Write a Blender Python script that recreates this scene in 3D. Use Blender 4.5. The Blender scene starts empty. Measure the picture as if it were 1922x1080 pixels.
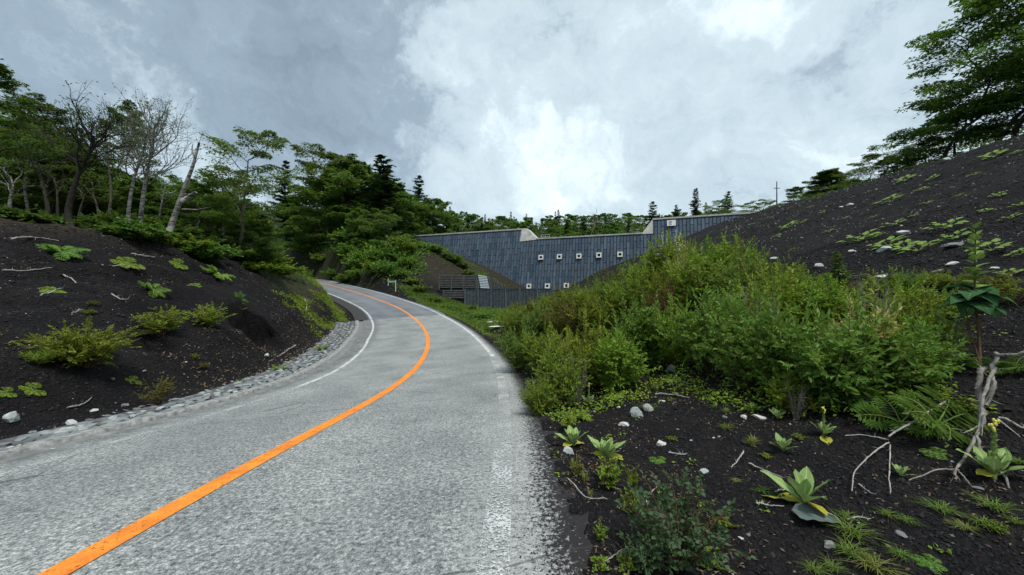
import bpy, bmesh, math, random
import numpy as np
from mathutils import Vector, Matrix
R = math.radians
random.seed(7)
rng = np.random.default_rng(7)
S = bpy.context.scene
COL = S.collection

# ---------------------------------------------------------------- camera, sky, sun, exposure
F = 694.0            # focal length in photograph pixels
EYE = 1.6
cam_d = bpy.data.cameras.new('camera'); cam = bpy.data.objects.new('camera', cam_d); COL.objects.link(cam)
cam.location = (0, 0, EYE); cam.rotation_euler = (R(90), 0, 0)
cam_d.sensor_width = 36; cam_d.lens = 36 * F / 1922; cam_d.shift_y = 10 / 1922
cam_d.clip_start = 0.05; cam_d.clip_end = 2000
S.camera = cam
SUN_EL, SUN_AZ = R(64), R(150)      # azimuth from +Y towards +X
sun_d = bpy.data.lights.new('sun', 'SUN'); sun = bpy.data.objects.new('sun', sun_d); COL.objects.link(sun)
sun_d.energy = 1.5; sun_d.angle = R(14); sun_d.color = (1, .965, .91)
sun.rotation_euler = (R(90) - SUN_EL, 0, math.pi - SUN_AZ)
sun.location = (30, 30, 60)
S.view_settings.view_transform = 'Standard'; S.view_settings.look = 'None'
S.view_settings.exposure = 1.27; S.view_settings.gamma = 1
S.render.engine = 'CYCLES'
S.cycles.max_bounces = 5; S.cycles.diffuse_bounces = 3; S.cycles.transparent_max_bounces = 6; S.cycles.transmission_bounces = 2
S.cycles.use_denoising = True

W = bpy.data.worlds.new('World'); S.world = W; W.use_nodes = True
nt = W.node_tree; nt.nodes.clear()
class G:
    """tiny node-graph helper"""
    def __init__(s, nt): s.nt = nt
    def n(s, typ, ins=None, **kw):
        nd = s.nt.nodes.new(typ)
        for k, v in kw.items(): setattr(nd, k, v)
        for k, v in (ins or {}).items():
            if isinstance(v, bpy.types.NodeSocket): s.nt.links.new(v, nd.inputs[k])
            else: nd.inputs[k].default_value = v
        return nd
    def m(s, op, a, b=0.0, c=None, clamp=False):
        nd = s.nt.nodes.new('ShaderNodeMath'); nd.operation = op; nd.use_clamp = clamp
        for i, v in enumerate((a, b, c)):
            if v is None: continue
            if isinstance(v, bpy.types.NodeSocket): s.nt.links.new(v, nd.inputs[i])
            else: nd.inputs[i].default_value = v
        return nd.outputs[0]
    def noise(s, vec, scale, detail=4, rough=.55, dist=0.0, col=False):
        nd = s.n('ShaderNodeTexNoise', {'Scale': scale, 'Detail': detail, 'Roughness': rough, 'Distortion': dist})
        if vec is not None: s.nt.links.new(vec, nd.inputs['Vector'])
        return nd.outputs['Color' if col else 'Fac']
    def ramp(s, fac, stops, mode='LINEAR'):
        nd = s.nt.nodes.new('ShaderNodeValToRGB'); cr = nd.color_ramp; cr.interpolation = mode
        while len(cr.elements) < len(stops): cr.elements.new(.5)
        for e, (p, c) in zip(cr.elements, stops):
            e.position = p; e.color = (*c, 1) if len(c) == 3 else c
        s.nt.links.new(fac, nd.inputs[0]); return nd.outputs[0]
    def mix(s, f, a, b, mode='MIX'):
        nd = s.nt.nodes.new('ShaderNodeMix'); nd.data_type = 'RGBA'; nd.blend_type = mode
        for i, v in ((0, f), (6, a), (7, b)):
            if isinstance(v, bpy.types.NodeSocket): s.nt.links.new(v, nd.inputs[i])
            else: nd.inputs[i].default_value = v if i == 0 else ((*v, 1) if len(v) == 3 else v)
        return nd.outputs[2]
    def lin(s, v, a, b, c=0.0, d=1.0, smooth=False):
        nd = s.nt.nodes.new('ShaderNodeMapRange'); nd.interpolation_type = 'SMOOTHSTEP' if smooth else 'LINEAR'
        s.nt.links.new(v, nd.inputs[0])
        for i, x in ((1, a), (2, b), (3, c), (4, d)): nd.inputs[i].default_value = x
        return nd.outputs[0]

g = G(nt)
tc = g.n('ShaderNodeTexCoord').outputs['Generated']
sky = g.n('ShaderNodeTexSky', sky_type='NISHITA', sun_disc=False, sun_elevation=SUN_EL, sun_rotation=SUN_AZ, altitude=1400, air_density=1.2, dust_density=2)
bg_sky = g.n('ShaderNodeBackground', {'Color': sky.outputs[0], 'Strength': 0.1})
sep = g.n('ShaderNodeSeparateXYZ', {0: tc})
zz = g.m('ADD', g.m('MAXIMUM', sep.outputs[2], 0.0), 0.30)
pv = g.n('ShaderNodeCombineXYZ', {0: g.m('DIVIDE', sep.outputs[0], zz), 1: g.m('DIVIDE', sep.outputs[1], zz), 2: 0.0}).outputs[0]
warp = g.n('ShaderNodeVectorMath', {0: g.noise(pv, 1.6, 3, .5, col=True), 1: (.5, .5, .5)}, operation='SUBTRACT').outputs[0]
warp = g.n('ShaderNodeVectorMath', {0: warp, 3: .55}, operation='SCALE').outputs[0]
wv = g.n('ShaderNodeVectorMath', {0: pv, 1: warp}, operation='ADD').outputs[0]
wn = g.n('ShaderNodeVectorMath', {0: g.noise(tc, 2.6, 7, .62, col=True), 1: (.5, .5, .5)}, operation='SUBTRACT').outputs[0]
wn = g.n('ShaderNodeVectorMath', {0: wn, 3: .55}, operation='SCALE').outputs[0]
wd = g.n('ShaderNodeVectorMath', {0: tc, 1: wn}, operation='ADD').outputs[0]
def dirpx(px, py):
    v = Vector(((px - 961) / F, 1, -(py - 550) / F)).normalized(); return v[:]
def blob(px, py, inner, outer):
    d = g.n('ShaderNodeVectorMath', {0: wd, 1: dirpx(px, py)}, operation='DISTANCE').outputs['Value']
    return g.lin(d, inner, outer, 1, 0, True)
sq = g.n('ShaderNodeVectorMath', {0: wd, 1: (1.0, 1.0, 1.5)}, operation='MULTIPLY').outputs[0]
big = g.noise(sq, 1.7, 6, .55, .2); fine = g.noise(sq, 5.0, 8, .56, .35)
v = g.m('ADD', g.m('MULTIPLY', g.m('SUBTRACT', big, .5), .85), g.m('MULTIPLY', g.m('SUBTRACT', fine, .5), .78))
mid_ = g.noise(sq, 3.1, 6, .6, .2); v = g.m('ADD', v, g.m('MULTIPLY', g.m('SUBTRACT', mid_, .5), 1.15))
v = g.m('ADD', v, .54)
for px, py, a, b, w in SKYB if 'SKYB' in globals() else ((960, 250, .0, .5, .07), (1040, 90, .02, .2, .05), (165, 100, .0, .20, .15), (430, 230, 0, .25, .15), (620, 110, .0, .62, -.34), (330, 70, .0, .34, -.28), (520, 240, .0, .2, -.1), (760, 330, .0, .18, -.05),
                         (1500, 250, .05, .55, .07), (1010, 240, .0, .36, .10), (905, 110, .0, .14, .12), (980, 20, .0, .10, .10), (700, 260, .1, .5, -.05), (1150, 330, 0, .2, .10), (60, 200, 0, .2, -.10), (960, 20, .0, .12, .12), (1180, 120, 0, .2, -.12), (1390, 290, 0, .07, -.14)):
    v = g.m('ADD', v, g.m('MULTIPLY', blob(px, py, a, b), w))
cloud = g.ramp(v, [(0.0, (.185, .245, .30)), (.32, (.26, .335, .40)), (.50, (.42, .515, .572)), (.72, (.50, .60, .65)), (1.0, (.72, .81, .85))], 'LINEAR')
bg_cl = g.n('ShaderNodeBackground', {'Color': cloud, 'Strength': 0.585})
mxs = g.n('ShaderNodeMixShader', {0: 0.95, 1: bg_sky.outputs[0], 2: bg_cl.outputs[0]})
g.n('ShaderNodeOutputWorld', {0: mxs.outputs[0]})

# ---------------------------------------------------------------- materials
MATS = {}
def newmat(name):
    m = bpy.data.materials.new(name); m.use_nodes = True; m.node_tree.nodes.clear(); MATS[name] = m
    return m, G(m.node_tree)
def finish(g, bsdf, disp=None):
    o = g.n('ShaderNodeOutputMaterial', {0: bsdf})
def princ(g, col, rough=.8, spec=.3, bump=None, metal=0.0):
    ins = {'Base Color': col if isinstance(col, bpy.types.NodeSocket) else (*col, 1), 'Roughness': rough, 'Specular IOR Level': spec, 'Metallic': metal}
    if bump is not None: ins['Normal'] = bump
    return g.n('ShaderNodeBsdfPrincipled', ins).outputs[0]
def bumpn(g, h, strength=.5, dist=.02):
    return g.n('ShaderNodeBump', {'Height': h, 'Strength': strength, 'Distance': dist}).outputs[0]
def simple(name, c1, c2, scale=6, rough=.8, spec=.3, bump=.3, bdist=.01, detail=5, metal=0.0):
    m, g = newmat(name); tc = g.n('ShaderNodeTexCoord').outputs['Object']
    f = g.noise(tc, scale, detail, .6)
    col = g.ramp(f, [(.3, c1), (.7, c2)])
    finish(g, princ(g, col, rough, spec, bumpn(g, g.noise(tc, scale * 3, 5, .65), bump, bdist), metal)); return m
def leafmat(name, cols, trans=.40, rough=.55, spec=.2, objvar=.16):
    m, g = newmat(name)
    rnd = g.n('ShaderNodeNewGeometry').outputs['Random Per Island']
    orn = g.n('ShaderNodeObjectInfo').outputs['Random']
    n = len(cols); col = g.ramp(rnd, [(i / (n - 1), c) for i, c in enumerate(cols)])
    hsv = g.n('ShaderNodeHueSaturation', {'Color': col, 'Hue': g.m('ADD', g.m('MULTIPLY', orn, .03), .485), 'Saturation': 1.0,
              'Value': g.m('ADD', g.m('MULTIPLY', orn, objvar * 2), 1 - objvar)}).outputs[0]
    p = princ(g, hsv, rough, spec)
    t = g.n('ShaderNodeBsdfTranslucent', {'Color': g.mix(.5, hsv, (.16, .22, .02))}).outputs[0]
    mx = g.n('ShaderNodeMixShader', {0: trans, 1: p, 2: t}).outputs[0]
    finish(g, mx); return m

# cinder ground with soil / litter / green mixed by a 'zone' attribute
m, g = newmat('cinder_ground')
tc = g.n('ShaderNodeTexCoord').outputs['Object']
zone = g.n('ShaderNodeAttribute', attribute_name='zone').outputs['Color']
sp = g.n('ShaderNodeSeparateColor', {0: zone})
n1 = g.noise(tc, .35, 5, .6); n2 = g.noise(tc, 38, 4, .7); n3 = g.noise(tc, 3.2, 5, .6)
cin = g.ramp(n2, [(.28, (.0022, .002, .0025)), (.52, (.0062, .0056, .0066)), (.78, (.030, .027, .030))])
cin = g.mix(g.lin(n3, .45, .7), cin, g.ramp(n2, [(.3, (.007, .0055, .0055)), (.75, (.025, .0195, .0185))]))
soil = g.ramp(g.noise(tc, 14, 5, .7), [(.3, (.018, .014, .009)), (.7, (.075, .06, .04))])
green = g.ramp(g.noise(tc, 4, 7, .75), [(.35, (.006, .010, .003)), (.7, (.04, .07, .014))])
c = g.mix(g.m('MULTIPLY', sp.outputs[0], g.lin(n3, .3, .55)), cin, soil)
c = g.mix(g.m('MULTIPLY', sp.outputs[1], g.lin(n3, .25, .5)), c, green)
vor = g.n('ShaderNodeTexVoronoi', {'Vector': tc, 'Scale': 45.0}).outputs['Distance']
vor2 = g.n('ShaderNodeTexVoronoi', {'Vector': tc, 'Scale': 13.0}).outputs['Distance']
h = g.m('ADD', g.m('MULTIPLY', vor, -.5), g.m('MULTIPLY', vor2, -.9)); h = g.m('ADD', h, g.m('MULTIPLY', g.noise(tc, 5, 6, .7), 1.4))
finish(g, princ(g, c, .92, .18, bumpn(g, h, 1.0, .055)))
# concrete road
m, g = newmat('road_concrete')
uv = g.n('ShaderNodeUVMap').outputs[0]; tc = g.n('ShaderNodeTexCoord').outputs['Object']
su = g.n('ShaderNodeSeparateXYZ', {0: uv}); off, st = su.outputs[0], su.outputs[1]
spk = g.noise(tc, 34, 4, .8); spk2 = g.noise(tc, 110, 2, .8); blot = g.noise(tc, .8, 6, .62)
bro = g.noise(g.n('ShaderNodeVectorMath', {0: uv, 1: (.6, 14, 1)}, operation='MULTIPLY').outputs[0], 2.2, 5, .7)
base = g.ramp(spk, [(.33, (.05, .054, .056)), (.45, (.185, .195, .195)), (.56, (.34, .352, .348)), (.68, (.60, .615, .59))])
fine_ = g.ramp(spk2, [(.36, (.35, .35, .36)), (.6, (1.25, 1.25, 1.22))])
c = g.mix(.75, base, fine_, 'MULTIPLY')
c = g.mix(1.0, c, g.ramp(bro, [(.3, (.83, .84, .85)), (.7, (1.14, 1.14, 1.13))]), 'MULTIPLY')
c = g.mix(1.0, c, g.ramp(blot, [(.3, (.70, .72, .73)), (.7, (1.2, 1.2, 1.18))]), 'MULTIPLY')
# wheel tracks a little darker, dusty pale margin by the right edge
tr = g.m('ADD', g.lin(g.m('ABSOLUTE', g.m('SUBTRACT', off, 1.55)), .15, .9, 1, 0, True), g.lin(g.m('ABSOLUTE', g.m('ADD', off, 1.35)), .15, .8, 1, 0, True))
c = g.mix(g.m('MULTIPLY', g.m('MULTIPLY', tr, .20), g.lin(bro, .3, .6)), c, (.12, .125, .125))
pale = g.m('MULTIPLY', g.lin(off, 2.0, 2.9, 0, .55, True), g.lin(g.noise(tc, 30, 3, .8), .4, .62))
c = g.mix(pale, c, (.60, .60, .57))
dark = g.m('MULTIPLY', g.lin(off, 2.65, 3.02, 0, 1), 1.0)
dk = g.m('MULTIPLY', g.lin(g.m('ADD', g.noise(tc, 34, 4, .75), g.m('MULTIPLY', dark, .26)), .56, .62), g.lin(off, 2.2, 2.6))
c = g.mix(dk, c, (.022, .02, .021))
dl = g.m('MULTIPLY', g.lin(off, -2.75, -3.1, 0, .75), g.lin(g.noise(tc, 4, 5, .7), .3, .6))
c = g.mix(dl, c, (.085, .086, .085))
# transverse joints and a few cracks
wob = g.m('MULTIPLY', g.m('SUBTRACT', g.noise(tc, 1.2, 4, .6), .5), .25)
jj = g.m('ABSOLUTE', g.m('SUBTRACT', g.m('FRACT', g.m('MULTIPLY', g.m('ADD', g.m('ADD', st, wob), g.m('MULTIPLY', off, -.28)), .2)), .5))
joint = g.m('MULTIPLY', g.lin(jj, .0008, .0035, 1, 0), .65)
crk = g.n('ShaderNodeTexVoronoi', {'Vector': g.n('ShaderNodeVectorMath', {0: tc, 1: warp} if False else {0: tc, 1: (0, 0, 0)}, operation='ADD').outputs[0], 'Scale': .42, 'Randomness': 1.0}, feature='DISTANCE_TO_EDGE').outputs[0]
crk = g.m('MULTIPLY', g.lin(crk, .002, .008, 1, 0), g.lin(g.noise(tc, .5, 3, .5), .52, .6))
c = g.mix(g.m('MAXIMUM', joint, g.m('MULTIPLY', crk, .6)), c, (.035, .035, .034))
finish(g, princ(g, c, .9, .25, bumpn(g, g.m('ADD', spk, g.m('MULTIPLY', spk2, .6)), .7, .008)))
# asphalt
m, g = newmat('road_asphalt')
uv = g.n('ShaderNodeUVMap').outputs[0]; tc = g.n('ShaderNodeTexCoord').outputs['Object']
off = g.n('ShaderNodeSeparateXYZ', {0: uv}).outputs[0]
c = g.ramp(g.noise(tc, 30, 4, .7), [(.3, (.085, .098, .11)), (.7, (.17, .185, .20))])
c = g.mix(1.0, c, g.ramp(g.noise(tc, .5, 5, .6), [(.3, (.8, .8, .8)), (.7, (1.2, 1.2, 1.2))]), 'MULTIPLY')
c = g.mix(g.m('MULTIPLY', g.lin(g.m('ABSOLUTE', g.m('SUBTRACT', g.m('ABSOLUTE', off), 1.5)), .1, .8, 1, 0, True), .35), c, (.19, .195, .20))
c = g.mix(g.lin(off, -3.45, -3.55), c, (.038, .035, .035))
finish(g, princ(g, c, .85, .3, bumpn(g, g.noise(tc, 60, 3, .7), .5, .01)))
def paint(name, c1, c2, wear, scale=22):
    m, g = newmat(name); tc = g.n('ShaderNodeTexCoord').outputs['Object']
    n = g.noise(tc, scale, 5, .75); b = g.noise(tc, 2.0, 3, .6)
    col = g.mix(1.0, g.ramp(g.noise(tc, 5, 5, .7), [(.3, c1), (.7, c2)]), g.ramp(g.noise(tc, 120, 2, .8), [(.35, (.72, .72, .72)), (.6, (1.05, 1.05, 1.05))]), 'MULTIPLY')
    p = princ(g, col, .6, .3, bumpn(g, g.noise(tc, 90, 3, .8), .6, .006))
    k = g.lin(g.m('ADD', n, g.m('MULTIPLY', b, .35)), wear, wear + .05)
    uvx = g.n('ShaderNodeSeparateXYZ', {0: g.n('ShaderNodeUVMap').outputs[0]}).outputs[0]
    t = g.n('ShaderNodeBsdfTransparent').outputs[0]
    finish(g, g.n('ShaderNodeMixShader', {0: k, 1: t, 2: p}).outputs[0]); return m
paint('orange_paint', (.66, .17, .02), (.98, .34, .04), .525, 34)
paint('white_paint', (.50, .52, .52), (.72, .73, .72), .60)
paint('worn_white_paint', (.42, .44, .43), (.60, .61, .60), .670, 46)
simple('curb_concrete', (.11, .115, .115), (.40, .40, .38), 9, .9, .2, .6, .02)
simple('channel_concrete', (.10, .105, .105), (.24, .245, .24), 4, .9, .2, .6, .02)
simple('mortar', (.05, .05, .052), (.16, .16, .16), 7, .9, .2, .8, .03)
def stonemat(name, cols, isl=True, scale=7):
    m, g = newmat(name); tc = g.n('ShaderNodeTexCoord').outputs['Object']
    r = g.n('ShaderNodeNewGeometry').outputs['Random Per Island'] if isl else g.n('ShaderNodeObjectInfo').outputs['Random']
    c = g.ramp(r, [(i / (len(cols) - 1), k) for i, k in enumerate(cols)])
    c = g.mix(1.0, c, g.ramp(g.noise(tc, scale, 6, .7), [(.3, (.55, .56, .57)), (.68, (1.3, 1.3, 1.28))]), 'MULTIPLY')
    c = g.mix(g.lin(g.noise(tc, scale * 4, 4, .7), .6, .7), c, (.07, .065, .06))
    finish(g, princ(g, c, .85, .25, bumpn(g, g.noise(tc, scale * 4, 5, .7), .6, .01))); return m
stonemat('gutter_stone', [(.10, .115, .125), (.22, .24, .25), (.15, .17, .18), (.34, .36, .35), (.12, .13, .15)])
stonemat('pale_rock', [(.50, .52, .50), (.38, .42, .42), (.62, .60, .56), (.42, .46, .46)], False, 9)
stonemat('grey_rock', [(.16, .17, .17), (.24, .24, .23), (.12, .12, .125)], False, 9)
stonemat('cinder_lump', [(.005, .0045, .005), (.016, .0145, .016), (.009, .0075, .0078), (.030, .027, .029), (.012, .0105, .0115)], True, 30)
# dam cladding
m, g = newmat('steel_cladding')
tc = g.n('ShaderNodeTexCoord').outputs['Object']; r = g.n('ShaderNodeNewGeometry').outputs['Random Per Island']
c = g.ramp(r, [(0, (.030, .054, .086)), (.4, (.050, .078, .112)), (.8, (.058, .088, .124)), (1, (.074, .106, .144))])
mp = g.n('ShaderNodeMapping', {0: tc, 3: (1.2, 1.2, .12)}).outputs[0]
c = g.mix(1.0, c, g.ramp(g.noise(mp, 2.0, 6, .7), [(.3, (.7, .7, .7)), (.7, (1.35, 1.33, 1.3))]), 'MULTIPLY')
c = g.mix(g.m('MULTIPLY', g.lin(g.noise(tc, .35, 4, .6), .5, .7), .35), c, (.05, .045, .06))
c = g.mix(g.lin(g.noise(mp, 5.0, 5, .7), .60, .74, 0, .55), c, (.20, .22, .24))
c = g.mix(g.lin(g.noise(mp, 1.6, 5, .7), .58, .72, 0, .45), c, (.035, .03, .028))
finish(g, princ(g, c, .7, .3))
m, g = newmat('dark_cladding'); tc = g.n('ShaderNodeTexCoord').outputs['Object']  # cladding colour with the far wing's shade painted in
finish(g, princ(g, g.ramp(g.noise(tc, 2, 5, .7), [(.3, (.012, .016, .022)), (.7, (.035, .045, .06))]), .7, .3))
simple('dam_concrete', (.30, .295, .27), (.50, .49, .45), 1.2, .9, .2, .3, .02)
simple('dark_hole', (.006, .007, .009), (.012, .012, .014), 2, 1, .05, .1, .01)
simple('white_frame', (.42, .42, .40), (.66, .66, .63), 3, .7, .3, .1, .01)
simple('black_steel', (.012, .015, .022), (.04, .048, .062), 3, .6, .4, .3, .01)
simple('fence_post', (.04, .055, .07), (.11, .13, .15), 3, .6, .4, .3, .01)
simple('weathered_beam', (.035, .036, .036), (.11, .11, .105), 4, .8, .3, .4, .02)
simple('bright_beam', (.28, .34, .38), (.48, .54, .58), 3, .6, .4, .3, .01)
simple('galvanised', (.30, .31, .31), (.48, .49, .48), 6, .5, .5, .2, .005, metal=.3)
simple('sign_green', (.10, .22, .09), (.25, .40, .2), 6, .6)
simple('bark_dark', (.012, .011, .009), (.05, .045, .038), 9, .95, .15, .9, .03)
simple('bark_brown', (.035, .03, .022), (.13, .115, .09), 9, .95, .15, .9, .03)
m, g = newmat('birch_bark'); tc = g.n('ShaderNodeTexCoord').outputs['Object']
c = g.ramp(g.noise(g.n('ShaderNodeMapping', {0: tc, 3: (1, 1, 4)}).outputs[0], 3.0, 5, .7), [(.40, (.03, .028, .024)), (.50, (.17, .16, .145)), (.7, (.38, .37, .34))])
finish(g, princ(g, c, .8, .2, bumpn(g, g.noise(tc, 12, 4, .7), .6, .02)))
simple('dead_wood', (.10, .09, .078), (.30, .28, .25), 14, .9, .2, .8, .008)
simple('grey_twig', (.20, .185, .17), (.42, .40, .37), 20, .9, .2, .6, .004)
simple('brown_stem', (.05, .03, .018), (.13, .08, .045), 14, .9, .2, .4, .004)
simple('green_stem', (.10, .16, .04), (.2, .28, .08), 14, .7, .3, .3, .004)
leafmat('leaf_beech', [(0.056, 0.128, 0.024), (0.100, 0.200, 0.035), (0.075, 0.160, 0.028), (0.166, 0.282, 0.052), (0.060, 0.132, 0.026)])
leafmat('leaf_dark', [(0.031, 0.074, 0.019), (0.060, 0.119, 0.027), (0.043, 0.092, 0.022), (0.089, 0.161, 0.037)])
leafmat('leaf_light', [(0.082, 0.159, 0.024), (0.134, 0.241, 0.039), (0.104, 0.190, 0.030), (0.198, 0.310, 0.054), (0.086, 0.155, 0.027)])
leafmat('leaf_hill', [(0.075, 0.162, 0.031), (0.129, 0.243, 0.047), (0.100, 0.198, 0.039), (0.176, 0.304, 0.058)])
leafmat('needles', [(0.014, 0.040, 0.018), (0.025, 0.061, 0.025), (0.036, 0.079, 0.032)], .12)
leafmat('leaf_shrub', [(0.121, 0.214, 0.023), (0.202, 0.321, 0.034), (0.151, 0.250, 0.028), (0.283, 0.393, 0.047), (0.161, 0.268, 0.034)])
leafmat('leaf_shrub_deep', [(0.078, 0.169, 0.028), (0.143, 0.258, 0.044), (0.103, 0.209, 0.034), (0.221, 0.327, 0.062), (0.092, 0.169, 0.028)])
leafmat('leaf_shrub_yellow', [(0.152, 0.234, 0.022), (0.220, 0.289, 0.028), (0.275, 0.323, 0.033), (0.179, 0.261, 0.024), (0.123, 0.207, 0.022)])
leafmat('leaf_shrub_bronze', [(0.075, 0.100, 0.018), (0.149, 0.143, 0.026), (0.120, 0.122, 0.021), (0.209, 0.157, 0.033), (0.075, 0.114, 0.018)])
leafmat('leaf_red', [(.10, .03, .022), (.18, .06, .04), (.08, .05, .02), (.22, .12, .08)])
leafmat('leaf_cream', [(0.300, 0.345, 0.070), (0.576, 0.575, 0.220), (0.420, 0.437, 0.100), (0.600, 0.483, 0.220), (0.240, 0.322, 0.050)])
leafmat('leaf_petal', [(.7, .68, .55), (.85, .83, .72), (.6, .6, .42)], .2)
leafmat('leaf_lime', [(.14, .24, .022), (.22, .33, .04), (.18, .28, .03), (.30, .38, .05)])
leafmat('leaf_fern', [(.07, .17, .025), (.13, .25, .04), (.10, .20, .03), (.17, .28, .06)])
leafmat('leaf_bluegreen', [(0.044, 0.106, 0.053), (0.083, 0.150, 0.074), (0.060, 0.127, 0.060), (0.106, 0.180, 0.074)])
leafmat('grass_blade', [(0.072, 0.144, 0.022), (0.132, 0.228, 0.034), (0.192, 0.264, 0.060), (0.096, 0.180, 0.024)])
leafmat('grass_yellow', [(.14, .20, .03), (.22, .27, .05), (.28, .28, .10), (.16, .22, .03)])
leafmat('dry_leaf', [(.12, .075, .045), (.22, .16, .10), (.07, .04, .03), (.28, .23, .16)], .1)
def bigleaf(name, ca, cb, rib):
    m, g = newmat(name); uv = g.n('ShaderNodeUVMap').outputs[0]; s = g.n('ShaderNodeSeparateXYZ', {0: uv})
    u, v = g.m('ABSOLUTE', s.outputs[0]), s.outputs[1]
    tc = g.n('ShaderNodeTexCoord').outputs['Object']; r = g.n('ShaderNodeNewGeometry').outputs['Random Per Island']
    c = g.mix(g.m('ADD', g.m('MULTIPLY', g.noise(tc, 18, 5, .7), .7), g.m('MULTIPLY', r, .35)), ca, cb)
    vein = g.m('PINGPONG', g.m('ADD', g.m('MULTIPLY', v, 9), g.m('MULTIPLY', u, -4.5)), .5)
    c = g.mix(g.m('MULTIPLY', g.lin(vein, .0, .09, 1, 0), .45), c, rib)
    c = g.mix(g.lin(u, .03, .10, .85, 0), c, rib)
    p = princ(g, c, .95, .08, bumpn(g, g.m('ADD', vein, g.m('MULTIPLY', g.noise(tc, 60, 4, .7), .7)), .5, .01))
    t = g.n('ShaderNodeBsdfTranslucent', {'Color': c}).outputs[0]
    finish(g, g.n('ShaderNodeMixShader', {0: .22, 1: p, 2: t}).outputs[0])
bigleaf('mullein_leaf', (.17, .29, .09), (.32, .44, .15), (.50, .58, .30))
bigleaf('mullein_old_leaf', (.30, .33, .04), (.45, .40, .05), (.5, .45, .15))
bigleaf('knotweed_leaf', (.12, .21, .045), (.21, .31, .07), (.42, .50, .2))
bigleaf('dark_big_leaf', (.028, .085, .030), (.055, .13, .05), (.12, .20, .09))
bigleaf('thistle_leaf', (.05, .13, .028), (.10, .20, .05), (.24, .32, .12))
bigleaf('withered_leaf', (.075, .115, .11), (.15, .19, .18), (.24, .27, .25))
simple('yellow_flower', (.55, .5, .08), (.7, .62, .15), 20, .8)

# ---------------------------------------------------------------- object helpers
def mesh_np(name, V, faces, mat, smooth=False, uv=None, mats=None, midx=None):
    """V (n,3); faces: list of (m,k) int arrays"""
    me = bpy.data.meshes.new(name)
    V = np.asarray(V, dtype=np.float32)
    faces = [np.asarray(f, dtype=np.int32) for f in faces if len(f)]
    loops = np.concatenate([f.ravel() for f in faces]); tot = np.concatenate([np.full(len(f), f.shape[1], np.int32) for f in faces])
    start = np.r_[0, np.cumsum(tot)[:-1]].astype(np.int32)
    me.vertices.add(len(V)); me.vertices.foreach_set('co', V.ravel())
    me.loops.add(len(loops)); me.loops.foreach_set('vertex_index', loops)
    me.polygons.add(len(tot)); me.polygons.foreach_set('loop_start', start); me.polygons.foreach_set('loop_total', tot)
    for mm in (mats or [mat]): me.materials.append(MATS[mm] if isinstance(mm, str) else mm)
    if midx is not None: me.polygons.foreach_set('material_index', np.asarray(midx, np.int32))
    me.polygons.foreach_set('use_smooth', np.full(len(tot), smooth))
    me.update(calc_edges=True)
    if uv is not None:
        l = me.uv_layers.new(name='UVMap'); l.data.foreach_set('uv', np.asarray(uv, np.float32)[loops].ravel())
    return me
def link(name, me, parent=None, loc=None):
    o = bpy.data.objects.new(name, me); COL.objects.link(o)
    if parent: o.parent = parent
    if loc is not None: o.location = loc
    return o
def tag(o, label=None, cat=None, group=None, kind=None):
    if label: o['label'] = label
    if cat: o['category'] = cat
    if group: o['group'] = group
    if kind: o['kind'] = kind
    return o
def thing(name, label, cat, loc=(0, 0, 0), rz=0.0, group=None, sc=1.0, rot=None):
    o = bpy.data.objects.new(name, None); COL.objects.link(o); o.location = loc
    o.rotation_euler = rot if rot else (0, 0, rz); o.scale = (sc,) * 3 if not isinstance(sc, (tuple, list)) else sc
    o.empty_display_size = .2
    return tag(o, label, cat, group)
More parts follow.
